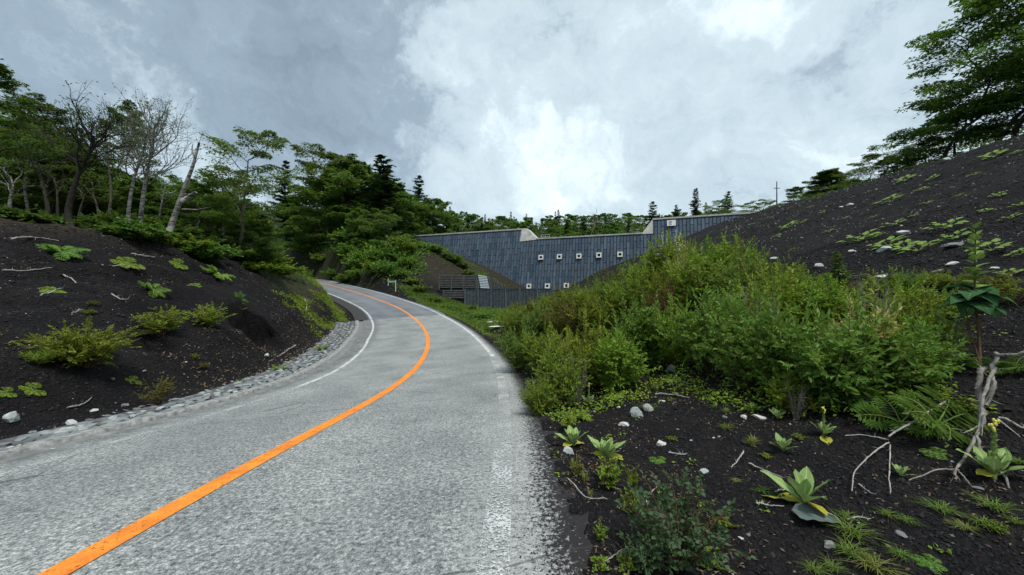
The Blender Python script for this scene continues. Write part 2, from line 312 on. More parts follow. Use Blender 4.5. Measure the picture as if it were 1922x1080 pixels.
class MB:
    """collects boxes, tubes and leaves into one mesh"""
    def __init__(s): s.V = []; s.q = []; s.t = []; s.n = 0
    def add(s, V, q=None, t=None):
        V = np.asarray(V, float); s.V.append(V)
        if q is not None and len(q): s.q.append(np.asarray(q) + s.n)
        if t is not None and len(t): s.t.append(np.asarray(t) + s.n)
        s.n += len(V)
    def box(s, c, size, M=None):
        h = np.array(size) / 2
        v = np.array([[x, y, z] for x in (-1, 1) for y in (-1, 1) for z in (-1, 1)]) * h
        if M is not None: v = v @ np.asarray(M).T
        s.add(v + np.array(c), [[0, 1, 3, 2], [4, 6, 7, 5], [0, 4, 5, 1], [2, 3, 7, 6], [0, 2, 6, 4], [1, 5, 7, 3]])
    def tube(s, P, r, k=6, cap=True):
        P = np.asarray(P, float); n = len(P); r = np.broadcast_to(r, (n,)).astype(float)
        T = np.gradient(P, axis=0); T /= np.linalg.norm(T, axis=1)[:, None] + 1e-9
        ref = np.array([0, 0, 1.]) if abs(T[0, 2]) < .8 else np.array([1., 0, 0])
        A = np.cross(T, ref); A /= np.linalg.norm(A, axis=1)[:, None] + 1e-9; B = np.cross(T, A)
        a = np.linspace(0, 2 * np.pi, k, endpoint=False)
        ring = (A[:, None] * np.cos(a)[None, :, None] + B[:, None] * np.sin(a)[None, :, None]) * r[:, None, None] + P[:, None]
        i = np.arange(n - 1)[:, None] * k; j = np.arange(k)[None]; j2 = (j + 1) % k
        q = np.stack([i + j, i + j2, i + k + j2, i + k + j], -1).reshape(-1, 4)
        V = ring.reshape(-1, 3); t = None
        if cap:
            V = np.vstack([V, P[0], P[-1]]); jj = np.arange(k)
            t = np.vstack([np.stack([jj, (jj + 1) % k, np.full(k, n * k)], 1), np.stack([(jj + 1) % k + (n - 1) * k, jj + (n - 1) * k, np.full(k, n * k + 1)], 1)])
        s.add(V, q, t)
    def leaves(s, P, D, L, Wd, up=None, fold=.25, hexa=False, shape=.45):
        """folded diamond leaves: base P, direction D, length L, half-width Wd"""
        P = np.asarray(P, float); D = np.asarray(D, float); n = len(P)
        if n == 0: return
        D = D / (np.linalg.norm(D, axis=1)[:, None] + 1e-9)
        if up is None: up = np.array([0, 0, 1.]) + rng.normal(0, .45, (n, 3))
        A = np.cross(D, up); A /= np.linalg.norm(A, axis=1)[:, None] + 1e-9; N = np.cross(A, D)
        L = np.broadcast_to(L, (n,))[:, None]; Wd = np.broadcast_to(Wd, (n,))[:, None]
        if hexa:
            V = np.stack([P, P + (D * .28 + 0) * L + A * Wd * .82 + N * Wd * fold, P + D * L * .66 + A * Wd * .85 + N * (Wd * fold - L * .03), P + D * L - N * L * .14, P + D * L * .66 - A * Wd * .85 + N * (Wd * fold - L * .03), P + D * L * .28 - A * Wd * .82 + N * Wd * fold], 1).reshape(-1, 3)
            i = np.arange(n)[:, None] * 6; s.add(V, np.vstack([i + [0, 1, 2, 3], i + [0, 3, 4, 5]])); return
        mid = P + D * L * shape
        V = np.stack([P, mid + A * Wd + N * Wd * fold, P + D * L - N * L * .12, mid - A * Wd + N * Wd * fold], 1).reshape(-1, 3)
        i = np.arange(n)[:, None] * 4
        s.add(V, None, np.vstack([i + [0, 1, 2], i + [0, 2, 3]]))
    def mesh(s, name, mat, smooth=False):
        f = []
        if s.q: f.append(np.concatenate(s.q))
        if s.t: f.append(np.concatenate(s.t))
        return mesh_np(name, np.concatenate(s.V), f, mat, smooth)
    def obj(s, name, mat, parent=None, smooth=False, loc=None):
        return link(name, s.mesh(name, mat, smooth), parent, loc)

def vnoise(x, y, seed=0):
    xi = np.floor(x).astype(np.int64); yi = np.floor(y).astype(np.int64); xf = x - xi; yf = y - yi
    def h(a, b):
        n = (a * 374761393 + b * 668265263 + seed * 974711) & 0xffffffff
        n = ((n ^ (n >> 13)) * 1274126177) & 0xffffffff
        return ((n ^ (n >> 16)) & 0xffff) / 65535.0
    u = xf * xf * (3 - 2 * xf); v = yf * yf * (3 - 2 * yf)
    return (h(xi, yi) * (1 - u) + h(xi + 1, yi) * u) * (1 - v) + (h(xi, yi + 1) * (1 - u) + h(xi + 1, yi + 1) * u) * v - .5
def fbm(x, y, f, o=4, seed=0):
    r = 0; a = 1
    for i in range(o): r = r + a * vnoise(x * f + 17.3 * i, y * f - 9.1 * i, seed + i); f *= 2.03; a *= .5
    return r

# ---------------------------------------------------------------- road centre line (heights relative to the eye until EYE is added)
OR = [(100, 1078, 2.05), (300, 960, 2.74), (500, 855, 3.85), (600, 805, 4.9), (700, 752, 7.0), (760, 712, 9.6), (790, 680, 12.8), (803, 650, 17.6), (800, 625, 23),
      (780, 600, 30.5), (745, 577, 38.5), (690, 556, 46), (640, 541, 54), (600, 531, 62), (570, 525, 70)]
P = np.array([((x - 961) * d / F, d, -(y - 550) * d / F) for x, y, d in OR])
P = np.vstack([[-4.8, -26, .3], [-3.6, -9, -1.0], [-2.75, -2, -1.40], P, [-52, 77, -3.2 + 6.2], [-66, 81, 3.8], [-84, 83, 5.0]])
def smooth_curve(P, n=14):
    out = []; Q = np.vstack([2 * P[0] - P[1], P, 2 * P[-1] - P[-2]])
    for i in range(1, len(Q) - 2):
        for t in np.linspace(0, 1, n, endpoint=False):
            a, b, c, d = Q[i - 1:i + 3]
            out.append(.5 * ((2 * b) + (-a + c) * t + (2 * a - 5 * b + 4 * c - d) * t * t + (-a + 3 * b - 3 * c + d) * t ** 3))
    out.append(P[-1]); return np.array(out)
C = smooth_curve(P)
s_ = np.r_[0, np.cumsum(np.linalg.norm(np.diff(C, axis=0), axis=1))]; u_ = np.arange(0, s_[-1], .5)
C = np.stack([np.interp(u_, s_, C[:, k]) for k in range(3)], 1)
k9 = np.ones(9) / 9
C = np.stack([np.convolve(np.pad(C[:, i], 4, mode='reflect', reflect_type='odd'), k9, 'valid') for i in range(3)], 1)
T = np.gradient(C, axis=0); T[:, 2] = 0; T /= np.linalg.norm(T, axis=1)[:, None]
NR = np.stack([T[:, 1], -T[:, 0]], 1)              # unit normal to the right of travel
CS = np.r_[0, np.cumsum(np.linalg.norm(np.diff(C, axis=0), axis=1))]
iJ = int(np.argmin(np.abs(C[:, 1] - 32.5) + (C[:, 0] > 0) * 99))      # where concrete meets asphalt
SJ = CS[iJ]
WL = np.interp(C[:, 1], [12, 22], [2.6, 3.3])      # offset of the left edge line
def road_pt(s, off):
    """3-D point of the carriageway at arc length s and lateral offset (right positive)"""
    s = np.asarray(s, float); off = np.asarray(off, float)
    c = np.stack([np.interp(s, CS, C[:, k]) for k in range(3)], -1); n = np.stack([np.interp(s, CS, NR[:, k]) for k in range(2)], -1)
    se = np.where(off < 0, .055, .04)
    z = c[..., 2] + off * se + EYE
    return np.stack([c[..., 0] + n[..., 0] * off, c[..., 1] + n[..., 1] * off, z], -1)

# ---------------------------------------------------------------- terrain
CP = []
def cp(x, y, e): CP.append((x, y, e))
def cpx(px, py, d): CP.append(((px - 961) * d / F, d, -(py - 550) * d / F))
for y in (-25, -10, 0, 6, 12, 20, 30, 42, 54):                     # right cinder slope and crest
    x0 = 3.0 if y < 14 else 3.0 - (y - 14) * .03
    for x in (x0, 8, 14, 20, 26):
        cp(x, y, -1.4 + (x - 3) * .41 - (.0 if y < 14 else .006 * (y - 14) * max(0, (10 - x) / 8)))
    xc = 27.5 + (y - 20) * .19
    e = -1.4 + (xc - 3) * .41
    cp(xc + 1, y, e + .1); cp(xc + 5, y, e + .6); cp(xc + 20, y, e + 2); cp(xc + 60, y, e + 6); cp(xc + 110, y, e + 8)
cp(1.9, 5.5, -1.55); cp(2.2, 9, -1.6); cp(1.6, 3.0, -1.48); cp(3.0, 2.0, -1.42); cp(1.6, 14, -2.0); cp(.6, 20, -2.3); cp(-.5, 27, -2.35)
cp(-3, 34, -2.25); cp(-5, 40, -2.2); cp(1, 46, -2.2); cp(-6, 48, -2.1); cp(4, 55, -2.2); cp(-2, 60, -2.2); cp(8, 68, -2.2); cp(20, 62, 1.5)
cp(38, 66, 12); cp(46, 66, 14)
# mound in front of the dam's far wing
cpx(800, 500, 60); cpx(830, 478, 66); cpx(770, 470, 66); cpx(740, 490, 60); cpx(900, 520, 66); cpx(950, 540, 68); cpx(700, 500, 60); cpx(790, 545, 50); cpx(830, 575, 46)
cpx(960, 552, 69); cpx(990, 562, 70); cpx(1040, 566, 68); cpx(1100, 560, 66); cpx(740, 520, 54); cpx(870, 572, 50); cpx(690, 508, 66)
# left bank: crest then plateau
cp(-7.2, 0, -1.2); cp(-8.5, 5, -1.2); cp(-8.8, 10, -1.5); cp(-9.6, 16, -1.9); cp(-11.6, 22, -1.9); cp(-14.8, 27, -1.5)
cp(-15.3, 11, 1.4); cp(-15.4, 15, 1.95); cp(-16, 20, 2.0); cp(-17.4, 26, 1.9); cp(-20.5, 34, 1.5); cp(-27, 45, 2.4); cp(-38, 56, 3.6)
cp(-12, 10, .0); cp(-12.2, 16, -.1); cp(-14.2, 22, .3)
cp(-11, 0, -.3); cp(-15, 0, 1.1); cp(-24, 0, 2.4); cp(-24, 12, 3.0); cp(-22, 18, 3.0); cp(-24, 26, 3.6); cp(-30, 36, 4.2); cp(-40, 46, 5.5); cp(-60, 60, 7)
cp(-45, 20, 5); cp(-80, 20, 8); cp(-130, 20, 12); cp(-60, 0, 5); cp(-120, -20, 8); cp(-30, -20, 2); cp(-10, -25, -.3); cp(0, -30, -.5); cp(30, -38, 10)
# hill behind the road
cp(-23, 56, 2.6); cp(-31, 70, 8.0); cp(-22, 72, 8.5); cp(-33, 88, 12); cp(-20, 90, 10.5); cp(-50, 92, 13); cp(-80, 100, 18); cp(-45, 72, 6.5)
cp(-40, 115, 20); cp(-15, 110, 12); cp(10, 95, 8); cp(40, 90, 11); cp(70, 100, 16); cp(110, 100, 20)
cp(0, 130, 15); cp(50, 130, 16); cp(-60, 150, 30); cp(0, 170, 23); cp(60, 170, 22); cp(-130, 130, 32)
cp(0, 230, 34); cp(90, 230, 34); cp(-90, 230, 42); cp(60, 330, 58); cp(-100, 330, 60); cp(0, 320, 52); cp(150, 200, 30); cp(150, 330, 50); cp(-160, 330, 60)
CP = np.array(CP)
def tps_fit(P, z, lam=.35):
    n = len(P); d = np.linalg.norm(P[:, None] - P[None], axis=2); K = np.where(d > 0, d ** 2 * np.log(d + 1e-9), 0) + lam * np.eye(n) * 5
    Q = np.hstack([np.ones((n, 1)), P]); A = np.block([[K, Q], [Q.T, np.zeros((3, 3))]])
    return np.linalg.solve(A, np.r_[z, 0, 0, 0])
TW = tps_fit(CP[:, :2], CP[:, 2])
def tps(x, y):
    out = np.empty(len(x))
    for a in range(0, len(x), 40000):
        q = np.stack([x[a:a + 40000], y[a:a + 40000]], 1)
        d2 = (q[:, None, 0] - CP[None, :, 0]) ** 2 + (q[:, None, 1] - CP[None, :, 1]) ** 2
        out[a:a + 40000] = .5 * (d2 * np.log(d2 + 1e-9)) @ TW[:-3] + TW[-3] + q @ TW[-2:]
    return out
def sstep(a, b, x): t = np.clip((x - a) / (b - a), 0, 1); return t * t * (3 - 2 * t)
def near_road(x, y):
    off = np.empty(len(x)); zz = np.empty(len(x)); ss = np.empty(len(x))
    for a in range(0, len(x), 40000):
        d2 = (x[a:a + 40000, None] - C[None, :, 0]) ** 2 + (y[a:a + 40000, None] - C[None, :, 1]) ** 2
        i = np.argmin(d2, 1)
        # refine along the tangent
        dx = x[a:a + 40000] - C[i, 0]; dy = y[a:a + 40000] - C[i, 1]
        along = np.clip(dx * T[i, 0] + dy * T[i, 1], -.5, .5)
        off[a:a + 40000] = dx * NR[i, 0] + dy * NR[i, 1]; ss[a:a + 40000] = CS[i] + along
        far = d2[np.arange(len(i)), i] > off[a:a + 40000] ** 2 + 1.5
        off[a:a + 40000] = np.where(far, np.sign(off[a:a + 40000]) * np.sqrt(d2[np.arange(len(i)), i]), off[a:a + 40000])
        zz[a:a + 40000] = np.interp(ss[a:a + 40000], CS, C[:, 2])
    return off, zz, ss
GUT_IN = lambda s: np.interp(s, CS, WL) + 1.15       # inner side of the stone gutter
GUT_W = lambda s: np.interp(np.interp(s, CS, C[:, 1]), [0, 4, 12, 24], [.55, .8, 1.35, 1.5])
CAVE = (-10.75, 15.2)
def cave_d(x, y):
    i = int(np.argmin((C[:, 0] - CAVE[0]) ** 2 + (C[:, 1] - CAVE[1]) ** 2)); a = (x - CAVE[0]) * NR[i, 0] + (y - CAVE[1]) * NR[i, 1]; b = (x - CAVE[0]) * T[i, 0] + (y - CAVE[1]) * T[i, 1]
    return np.sqrt((a / 1.2) ** 2 + (b / 1.9) ** 2) * (1 + fbm(x, y, 1.3, 2, 77) * .12)
def height(x, y):
    e = tps(x, y)
    off, rz, ss = near_road(x, y)
    # the cinder slope keeps a plane look; small undulations elsewhere
    dist = np.sqrt(x * x + y * y)
    und = fbm(x, y, .35, 4, 3) * .22 + fbm(x, y, 2.1, 3, 9) * .06 + fbm(x, y, 7.0, 3, 21) * .028
    e = e + und * np.clip(dist / 8, .45, 1.6)
    # erosion rills on the left bank nose
    bank = sstep(-7.5, -10, x) * sstep(-20, -14, x) * sstep(6, 11, y) * (1 - sstep(26, 32, y))
    e = e - bank * np.abs(fbm(x * 1.0, y * .35, .9, 4, 33)) * .95
    # hollow scooped under the bank
    d = cave_d(x, y); e = np.where(d < 1.6, e + (np.minimum(e, -2.4) - e) * (1 - sstep(.86, 1.0, d)), e)
    d = np.sqrt(((x + 9.6) / .55) ** 2 + ((y - 9.9) / .8) ** 2); e = e - .35 * (1 - sstep(.4, 1.0, d))
    # road bed
    rr = rz + np.maximum(off, 0) * .04; rl = rz + np.minimum(off, 0) * .055
    roadz = np.where(off > 0, rr, rl)
    conc = ss < SJ
    lo = np.where(conc, GUT_IN(ss) + GUT_W(ss), 5.4)
    wR = sstep(3.0, 4.4, off); wL = sstep(lo, lo + 1.5, -off)
    near = np.where(off > 0, 1 - wR, 1 - wL)
    bed = roadz - np.where((off < 2.93) & (off > -lo + .05), .09, np.where(off > 0, .0, -.01)) + np.where(off > 2.93, (fbm(x, y, 9, 2, 5) * .05), 0)
    return e * (1 - near) + bed * near, off, ss
NX = NY = 760
ux = np.linspace(-1, 1, NX); gx = 3.0 * np.sinh(ux * np.arcsinh(175 / 3.0)) + 1.0
uy = np.linspace(-np.arcsinh(45 / 3.5), np.arcsinh(345 / 3.5), NY); gy = 4.0 + 3.5 * np.sinh(uy)
XX, YY = np.meshgrid(gx, gy); ZZ, OFF, SS = height(XX.ravel(), YY.ravel())
ZZ = ZZ + EYE
ZG = ZZ.reshape(NY, NX)
def ground(x, y):
    i = int(np.clip(np.searchsorted(gx, x) - 1, 0, NX - 2)); j = int(np.clip(np.searchsorted(gy, y) - 1, 0, NY - 2))
    u = (x - gx[i]) / (gx[i + 1] - gx[i]); v = (y - gy[j]) / (gy[j + 1] - gy[j])
    return float((ZG[j, i] * (1 - u) + ZG[j, i + 1] * u) * (1 - v) + (ZG[j + 1, i] * (1 - u) + ZG[j + 1, i + 1] * u) * v)
def groundv(x, y):
    x = np.asarray(x, float); y = np.asarray(y, float)
    i = np.clip(np.searchsorted(gx, x) - 1, 0, NX - 2); j = np.clip(np.searchsorted(gy, y) - 1, 0, NY - 2)
    u = (x - gx[i]) / (gx[i + 1] - gx[i]); v = (y - gy[j]) / (gy[j + 1] - gy[j])
    return (ZG[j, i] * (1 - u) + ZG[j, i + 1] * u) * (1 - v) + (ZG[j + 1, i] * (1 - u) + ZG[j + 1, i + 1] * u) * v
def gnormal(x, y, h=.3):
    n = Vector((ground(x - h, y) - ground(x + h, y), ground(x, y - h) - ground(x, y + h), 2 * h)); return n.normalized()
def G_px(px, py, dmin=1.4, dmax=120):
    """first ground point seen through pixel (px, py)"""
    d = dmin
    while d < dmax:
        x = (px - 961) * d / F; z = EYE - (py - 550) * d / F
        if z < ground(x, d): break
        d *= 1.012
    x = (px - 961) * d / F
    return x, d, ground(x, d)
def at(px, d):
    x = (px - 961) * d / F; return x, d, ground(x, d)
def htop(px, ytop, d):
    """height above ground of something at depth d whose top shows at ytop"""
    return EYE - (ytop - 550) * d / F - at(px, d)[2]
cd_ = cave_d(XX.ravel(), YY.ravel()); w_ = sstep(.82, 1.02, cd_) * (1 - sstep(1.05, 2.3, cd_)) * sstep(EYE - 2.0, EYE - 1.4, ZZ) * .5       # overhanging lip of the hollow
dx_ = CAVE[0] - XX.ravel(); dy_ = CAVE[1] - YY.ravel(); dl_ = np.sqrt(dx_ ** 2 + dy_ ** 2) + 1e-6
XD = XX.ravel() + dx_ / dl_ * w_; YD = YY.ravel() + dy_ / dl_ * w_
i0 = (np.arange(NY - 1)[:, None] * NX + np.arange(NX - 1)[None]).ravel()
me = mesh_np('ground', np.stack([XD, YD, ZZ], 1), [np.stack([i0, i0 + 1, i0 + NX + 1, i0 + NX], 1)], 'cinder_ground', True)
xx, yy = XX.ravel(), YY.ravel()
nz = fbm(xx, yy, .25, 3, 50)
litter = np.clip(sstep(-15.5, -18.5, xx + nz * 3) * (OFF < 0) + sstep(52, 60, yy) * (1 - sstep(20, 26, xx)) * .7, 0, 1)
litter = np.maximum(litter, sstep(28, 31, xx - (yy - 20) * .19)); litter = np.maximum(litter, sstep(80, 90, yy))
litter = np.maximum(litter, .55 * (sstep(8, 11, yy) * (1 - sstep(18, 22, yy)) * sstep(-8.4, -7.6, xx) * (xx < -5)))
gr = np.clip(sstep(26, 31, yy) * (1 - sstep(48, 50, yy)) * sstep(3.6, 5, OFF) * (1 - sstep(6, 10, xx)), 0, 1)
gr = np.maximum(gr, litter * sstep(40, 60, yy) * .8 * (1 - sstep(-21, -17, xx) * (1 - sstep(84, 88, yy)) * .85))
gr = np.maximum(gr, sstep(-5.2, -5.8, OFF) * (1 - sstep(-8.5, -7.5, -OFF * -1)) * (SS > SJ - 8) * .9 * (yy < 60) * np.clip(fbm(xx, yy, .8, 3, 14) * 3 + .4, 0, 1))
att = me.color_attributes.new('zone', 'FLOAT_COLOR', 'POINT')
att.data.foreach_set('color', np.stack([litter, gr, np.zeros_like(gr), np.ones_like(gr)], 1).astype(np.float32).ravel())
tag(link('ground', me), 'black volcanic cinder ground rising into banks on both sides of the road', kind='structure')

# ---------------------------------------------------------------- road sheets
def ribbon(name, s0, s1, offs, dz, mat, ds=.25, rag=None, curbz=None):
    s = np.arange(s0, s1 + 1e-6, ds); k = len(offs)
    o = np.stack([np.broadcast_to(f(s) if callable(f) else f, s.shape) for f in offs], 1).astype(float)
    if rag: rag(s, o)
    Pp = road_pt(s[:, None] + 0 * o, o); Pp[..., 2] += dz if curbz is None else dz + np.array(curbz)
    V = Pp.reshape(-1, 3); i = (np.arange(len(s) - 1)[:, None] * k + np.arange(k - 1)[None]).ravel()
    f = np.stack([i, i + 1, i + k + 1, i + k], 1)
    return mesh_np(name, V, [f], mat, True, uv=np.stack([o.ravel(), np.broadcast_to(s[:, None], o.shape).ravel()], 1))
S0 = float(np.interp(-20, C[:, 1], CS)); wl = lambda s: np.interp(s, CS, WL)
def ragged(s, o): o[:, -1] += fbm(s, s * 0, 3.0, 4, 2) * .16 + fbm(s, s * 0, .5, 2, 8) * .15; 
cols = [lambda s: -(wl(s) + .62), lambda s: -wl(s)] + [float(v) for v in np.linspace(-2.2, 2.6, 17)] + [3.02]
tag(link('road', ribbon('road', S0, SJ, cols, 0, 'road_concrete', .12, ragged)), 'speckled grey concrete road sweeping left round a bend', kind='structure')
tag(link('asphalt_road', ribbon('asphalt_road', SJ + .02, CS[-1] - 2, [-4.6, -3.5] + [float(v) for v in np.linspace(-3, 2.8, 12)] + [3.0], 0, 'road_asphalt', .4)), 'blue grey asphalt road climbing away behind the left bank', kind='structure')
tag(link('road_centre_line', ribbon('road_centre_line', S0, CS[-1] - 2, [-.095, .095], .006, 'orange_paint', .25)), 'solid orange centre line painted along the road', kind='structure')
sN = float(np.interp(9.6, C[:iJ, 1], CS[:iJ]))
tag(link('road_edge_line', ribbon('road_edge_line', sN, CS[-1] - 2, [lambda s: -wl(s) - .07, lambda s: -wl(s) + .07], .006, 'white_paint', .25)), 'white line along the inner side of the bend', kind='structure')
tag(link('worn_edge_line', ribbon('worn_edge_line', S0, sN, [lambda s: -wl(s) - .07, lambda s: -wl(s) + .07], .006, 'worn_white_paint', .25)), 'worn white line along the left lane', kind='structure')
sM = float(np.interp(13, C[:iJ, 1], CS[:iJ]))
tag(link('worn_right_line', ribbon('worn_right_line', S0, sM, [2.38, 2.56], .006, 'worn_white_paint', .25)), 'nearly worn away white line along the right lane', kind='structure')
tag(link('right_edge_line', ribbon('right_edge_line', sM, CS[-1] - 2, [2.45, 2.60], .006, 'white_paint', .25)), 'white line along the outer side of the bend', kind='structure')
# drainage channel, kerb strip, stone-lined gutter
G0 = float(np.interp(-8, C[:, 1], CS))
cz = [-.02, -.075, -.07, .02]
tag(link('drain_channel', ribbon('drain_channel', S0, SJ, [lambda s: -(wl(s) + 1.0), lambda s: -(wl(s) + .9), lambda s: -(wl(s) + .72), lambda s: -(wl(s) + .6)], -.012, 'channel_concrete', .25, curbz=[-.02, -.05, -.05, .008])), 'shallow concrete drain channel beside the left lane', kind='structure')
def rag2(s, o):
    o[:, 0] += fbm(s, s * 0, 2.5, 3, 4) * .08; o[:, 1] = o[:, 0] + .015
tag(link('kerb', ribbon('kerb', S0, SJ, [lambda s: -(wl(s) + 1.30), lambda s: -(wl(s) + 1.29), lambda s: -(wl(s) + 1.0), lambda s: -(wl(s) + .99)], 0, 'curb_concrete', .2, rag2, curbz=[-.12, .03, .028, -.06])), 'pale concrete kerb strip between the lane and the stone gutter', kind='structure')
gut = thing('stone_gutter', 'mortared gutter of flat grey stones along the inside of the bend', 'gutter')
GS = float(np.interp(3.3, C[:iJ, 1], CS[:iJ]))
link('mortar_bed', ribbon('mortar_bed', GS, SJ, [lambda s: -(GUT_IN(s) + GUT_W(s)), lambda s: -(GUT_IN(s) + GUT_W(s) * .5), lambda s: -(GUT_IN(s) + .1)], 0, 'mortar', .3, curbz=[.03, -.05, -.03]), gut)

def rock_np(seed, sub=2, flat=.6, cuts=7, rough=.12):
    r = np.random.default_rng(seed); bm = bmesh.new(); bmesh.ops.create_icosphere(bm, subdivisions=sub, radius=1)
    V = np.array([v.co[:] for v in bm.verts]); Fc = np.array([[v.index for v in f.verts] for f in bm.faces]); bm.free()
    for i in range(cuts):
        n = r.normal(size=3); n /= np.linalg.norm(n); d = r.uniform(.45, .8); s = V @ n; V = V - np.maximum(s - d, 0)[:, None] * n
    V = V * (1 + r.normal(0, rough * .25, (len(V), 1))) * np.array([1, r.uniform(.6, .95), flat * r.uniform(.75, 1.2)])
    return V, Fc
ROCKS = [rock_np(i, 1, .45, 5) for i in range(10)]
ROCKH = [rock_np(50 + i, 3, .6, 14, .06) for i in range(6)]
mb = MB(); s = GS
while s < SJ - .1:
    w = float(GUT_W(s)); near_ = np.interp(s, CS, C[:, 1]); size = np.interp(near_, [3, 10, 20], [.16, .14, .15])
    n = max(1, int(w / (size * 1.5)))
    for k in range(n + 1):
        o = -(float(GUT_IN(s)) + .06 + (w + .08) * (k + rng.uniform(-.3, .3)) / n); p = road_pt(s + rng.uniform(-.4, .4) * size, o)
        V, Fc = ROCKS[rng.integers(10)]; a = rng.uniform(0, 6.28); R2 = np.array([[math.cos(a), -math.sin(a), 0], [math.sin(a), math.cos(a), 0], [0, 0, 1]])
        sc = size * rng.uniform(.55, 1.15) * np.array([1, .9, rng.uniform(.6, 1.0)])
        mb.add((V * sc) @ R2.T + p + [0, 0, -.01 + rng.uniform(-.01, .02)], None, Fc)
    s += size * 1.45
mb.obj('stone_paving', 'gutter_stone', gut)

# ---------------------------------------------------------------- the steel-clad dam
A0 = np.array([2.2, 80.0]); U = np.array([23.4, -8.7]); LU = np.linalg.norm(U); U = U / LU; NN = np.array([U[1], -U[0]])   # NN points to the camera
BAT = .22; E_TOP = 14.0
def dam(t, e, out=0.0):
    """t metres along the dam, e height above the eye, out metres proud of the face"""
    o = (E_TOP - e) * BAT + out; q = A0 + U * t + NN * o
    return np.array([q[0], q[1], e + EYE])
dm = thing('steel_dam', 'long blue grey steel clad debris dam with a low spillway in its middle', 'dam', (0, 0, 0))
def crest(t): return 13.62 if t < 0 else (11.3 if t < 26.3 else 13.95)
mb = MB(); mbd = MB(); cw = .62; r_ = np.random.default_rng(3)
for i in range(int(-44 / cw), int(48 / cw)):
    t0, t1 = i * cw, (i + 1) * cw
    top = crest((t0 + t1) / 2); e = top; k = 0
    while e > -2.6:
        h = 2.7 if k else (1.35 if i % 2 else 2.7); eb = max(e - h, -2.7)
        old_or_shaded = (t0 < -21 and e < top - 1.9 - (.9 if i % 3 == 0 else 0))  # shade on the far-left lower wall, put in as darker plates
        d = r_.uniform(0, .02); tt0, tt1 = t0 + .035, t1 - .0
        M_ = mbd if old_or_shaded else mb
        f = [dam(tt0, e, d), dam(tt1, e, d), dam(tt1, eb + .02, d + .06), dam(tt0, eb + .02, d + .06)]
        b = [dam(tt0, e, -.2), dam(tt1, e, -.2), dam(tt1, eb + .02, -.2), dam(tt0, eb + .02, -.2)]
        M_.add(f + b, [[0, 1, 2, 3][::-1], [0, 4, 5, 1][::-1], [1, 5, 6, 2][::-1], [2, 6, 7, 3][::-1], [3, 7, 4, 0][::-1]])
        # raised lip on the joint side of each plate
        M_.add([dam(tt1 - .07, e, d + .0), dam(tt1, e, d + .17), dam(tt1, eb + .02, d + .2), dam(tt1 - .07, eb + .02, d + .06)], [[3, 2, 1, 0]])
        e = eb; k += 1
mb.obj('cladding', 'steel_cladding', dm); mbd.obj('shaded_cladding', 'dark_cladding', dm)
def prism(pts, depth_vec, mat, name, parent):
    p = np.array(pts, float); n = len(p); q = p + np.array(depth_vec); V = np.vstack([p, q]); bm = bmesh.new()
    vs = [bm.verts.new(v) for v in V]; bm.faces.new(vs[:n]); bm.faces.new(vs[n:][::-1])
    for i in range(n): j = (i + 1) % n; bm.faces.new([vs[j], vs[i], vs[n + i], vs[n + j]])
    bmesh.ops.recalc_face_normals(bm, faces=bm.faces); me = bpy.data.meshes.new(name); bm.to_mesh(me); bm.free()
    me.materials.append(MATS[mat]); return link(name, me, parent)
back = np.array([-NN[0] * 3.0, -NN[1] * 3.0, 0])
def body(t0, t1, top):
    prism([dam(t0, top - .03, -.3), dam(t1, top - .03, -.3), dam(t1, -3, -.3), dam(t0, -3, -.3)], back * .9, 'dam_concrete', 'concrete_core', dm)
body(-44, -.05, 13.62); body(-.05, 26.3, 11.3); body(26.3, 48, 13.95)
def cope(t0, t1, top):
    prism([dam(t0, top, .18), dam(t1, top, .18), dam(t1, top + .28, .18 + .28 * BAT), dam(t0, top + .28, .18 + .28 * BAT)], back * 1.05, 'dam_concrete', 'coping', dm)
cope(-44, .1, 13.62); cope(3.4, 24.6, 11.3); cope(26.35, 48, 13.95)
prism([dam(.1, 13.9, .12), dam(1.0, 13.9, .12), dam(3.4, 11.6, .12), dam(3.4, 11.25, .12), dam(-.3, 11.0, .12), dam(-.1, 13.5, .12)], back * 1.0, 'dam_concrete', 'wing_end', dm)
prism([dam(26.4, 14.1, .12), dam(24.6, 11.6, .12), dam(24.6, 11.25, .12), dam(26.4, 11.25, .12)], back * 1.0, 'dam_concrete', 'wing_end', dm)
def find_t(px, e):
    lo, hi = -45., 48.
    for _ in range(60):
        mid = (lo + hi) / 2; q = dam(mid, e)
        if 961 + F * q[0] / q[1] < px: lo = mid
        else: hi = mid
    return (lo + hi) / 2
def e_of(py, px):
    e = 5.
    for _ in range(30): t = find_t(px, e); q = dam(t, e); e = -(py - 550) * q[1] / F
    return e, t
def drain(px, py, w=1.0):
    e, t = e_of(py, px); o = MB(); h = w / 2; th = .24
    def fr(a, b, c, d):   # box in face coordinates
        v = [dam(x, y, z) for x in (t + a, t + b) for y in (e + c, e + d) for z in (.0, .42)]
        o.add(v, [[0, 1, 3, 2], [4, 6, 7, 5], [0, 4, 5, 1], [2, 3, 7, 6], [0, 2, 6, 4], [1, 5, 7, 3]])
    fr(-h, h, h - th, h); fr(-h, h, -h, -h + th); fr(-h, -h + th, -h + th, h - th); fr(h - th, h, -h + th, h - th)
    f = o.obj('drain_frame', 'white_frame', dm)
    b = MB(); v = [dam(t + x, e + y, .21) for x, y in ((-h + th, -h + th), (h - th, -h + th), (h - th, h - th), (-h + th, h - th))]; b.add(v, [[0, 1, 2, 3]])
    b.obj('drain_hole', 'dark_hole', f)
for px, py in ((1016, 483.5), (1050.5, 482.2), (1087, 481.2), (1124.5, 479.4), (1164, 478)): drain(px, py)
for px, py in ((993.5, 537.5), (1028, 537), (1063.5, 536.2)): drain(px, py, .98)
e, t = e_of(419.5, 1260)
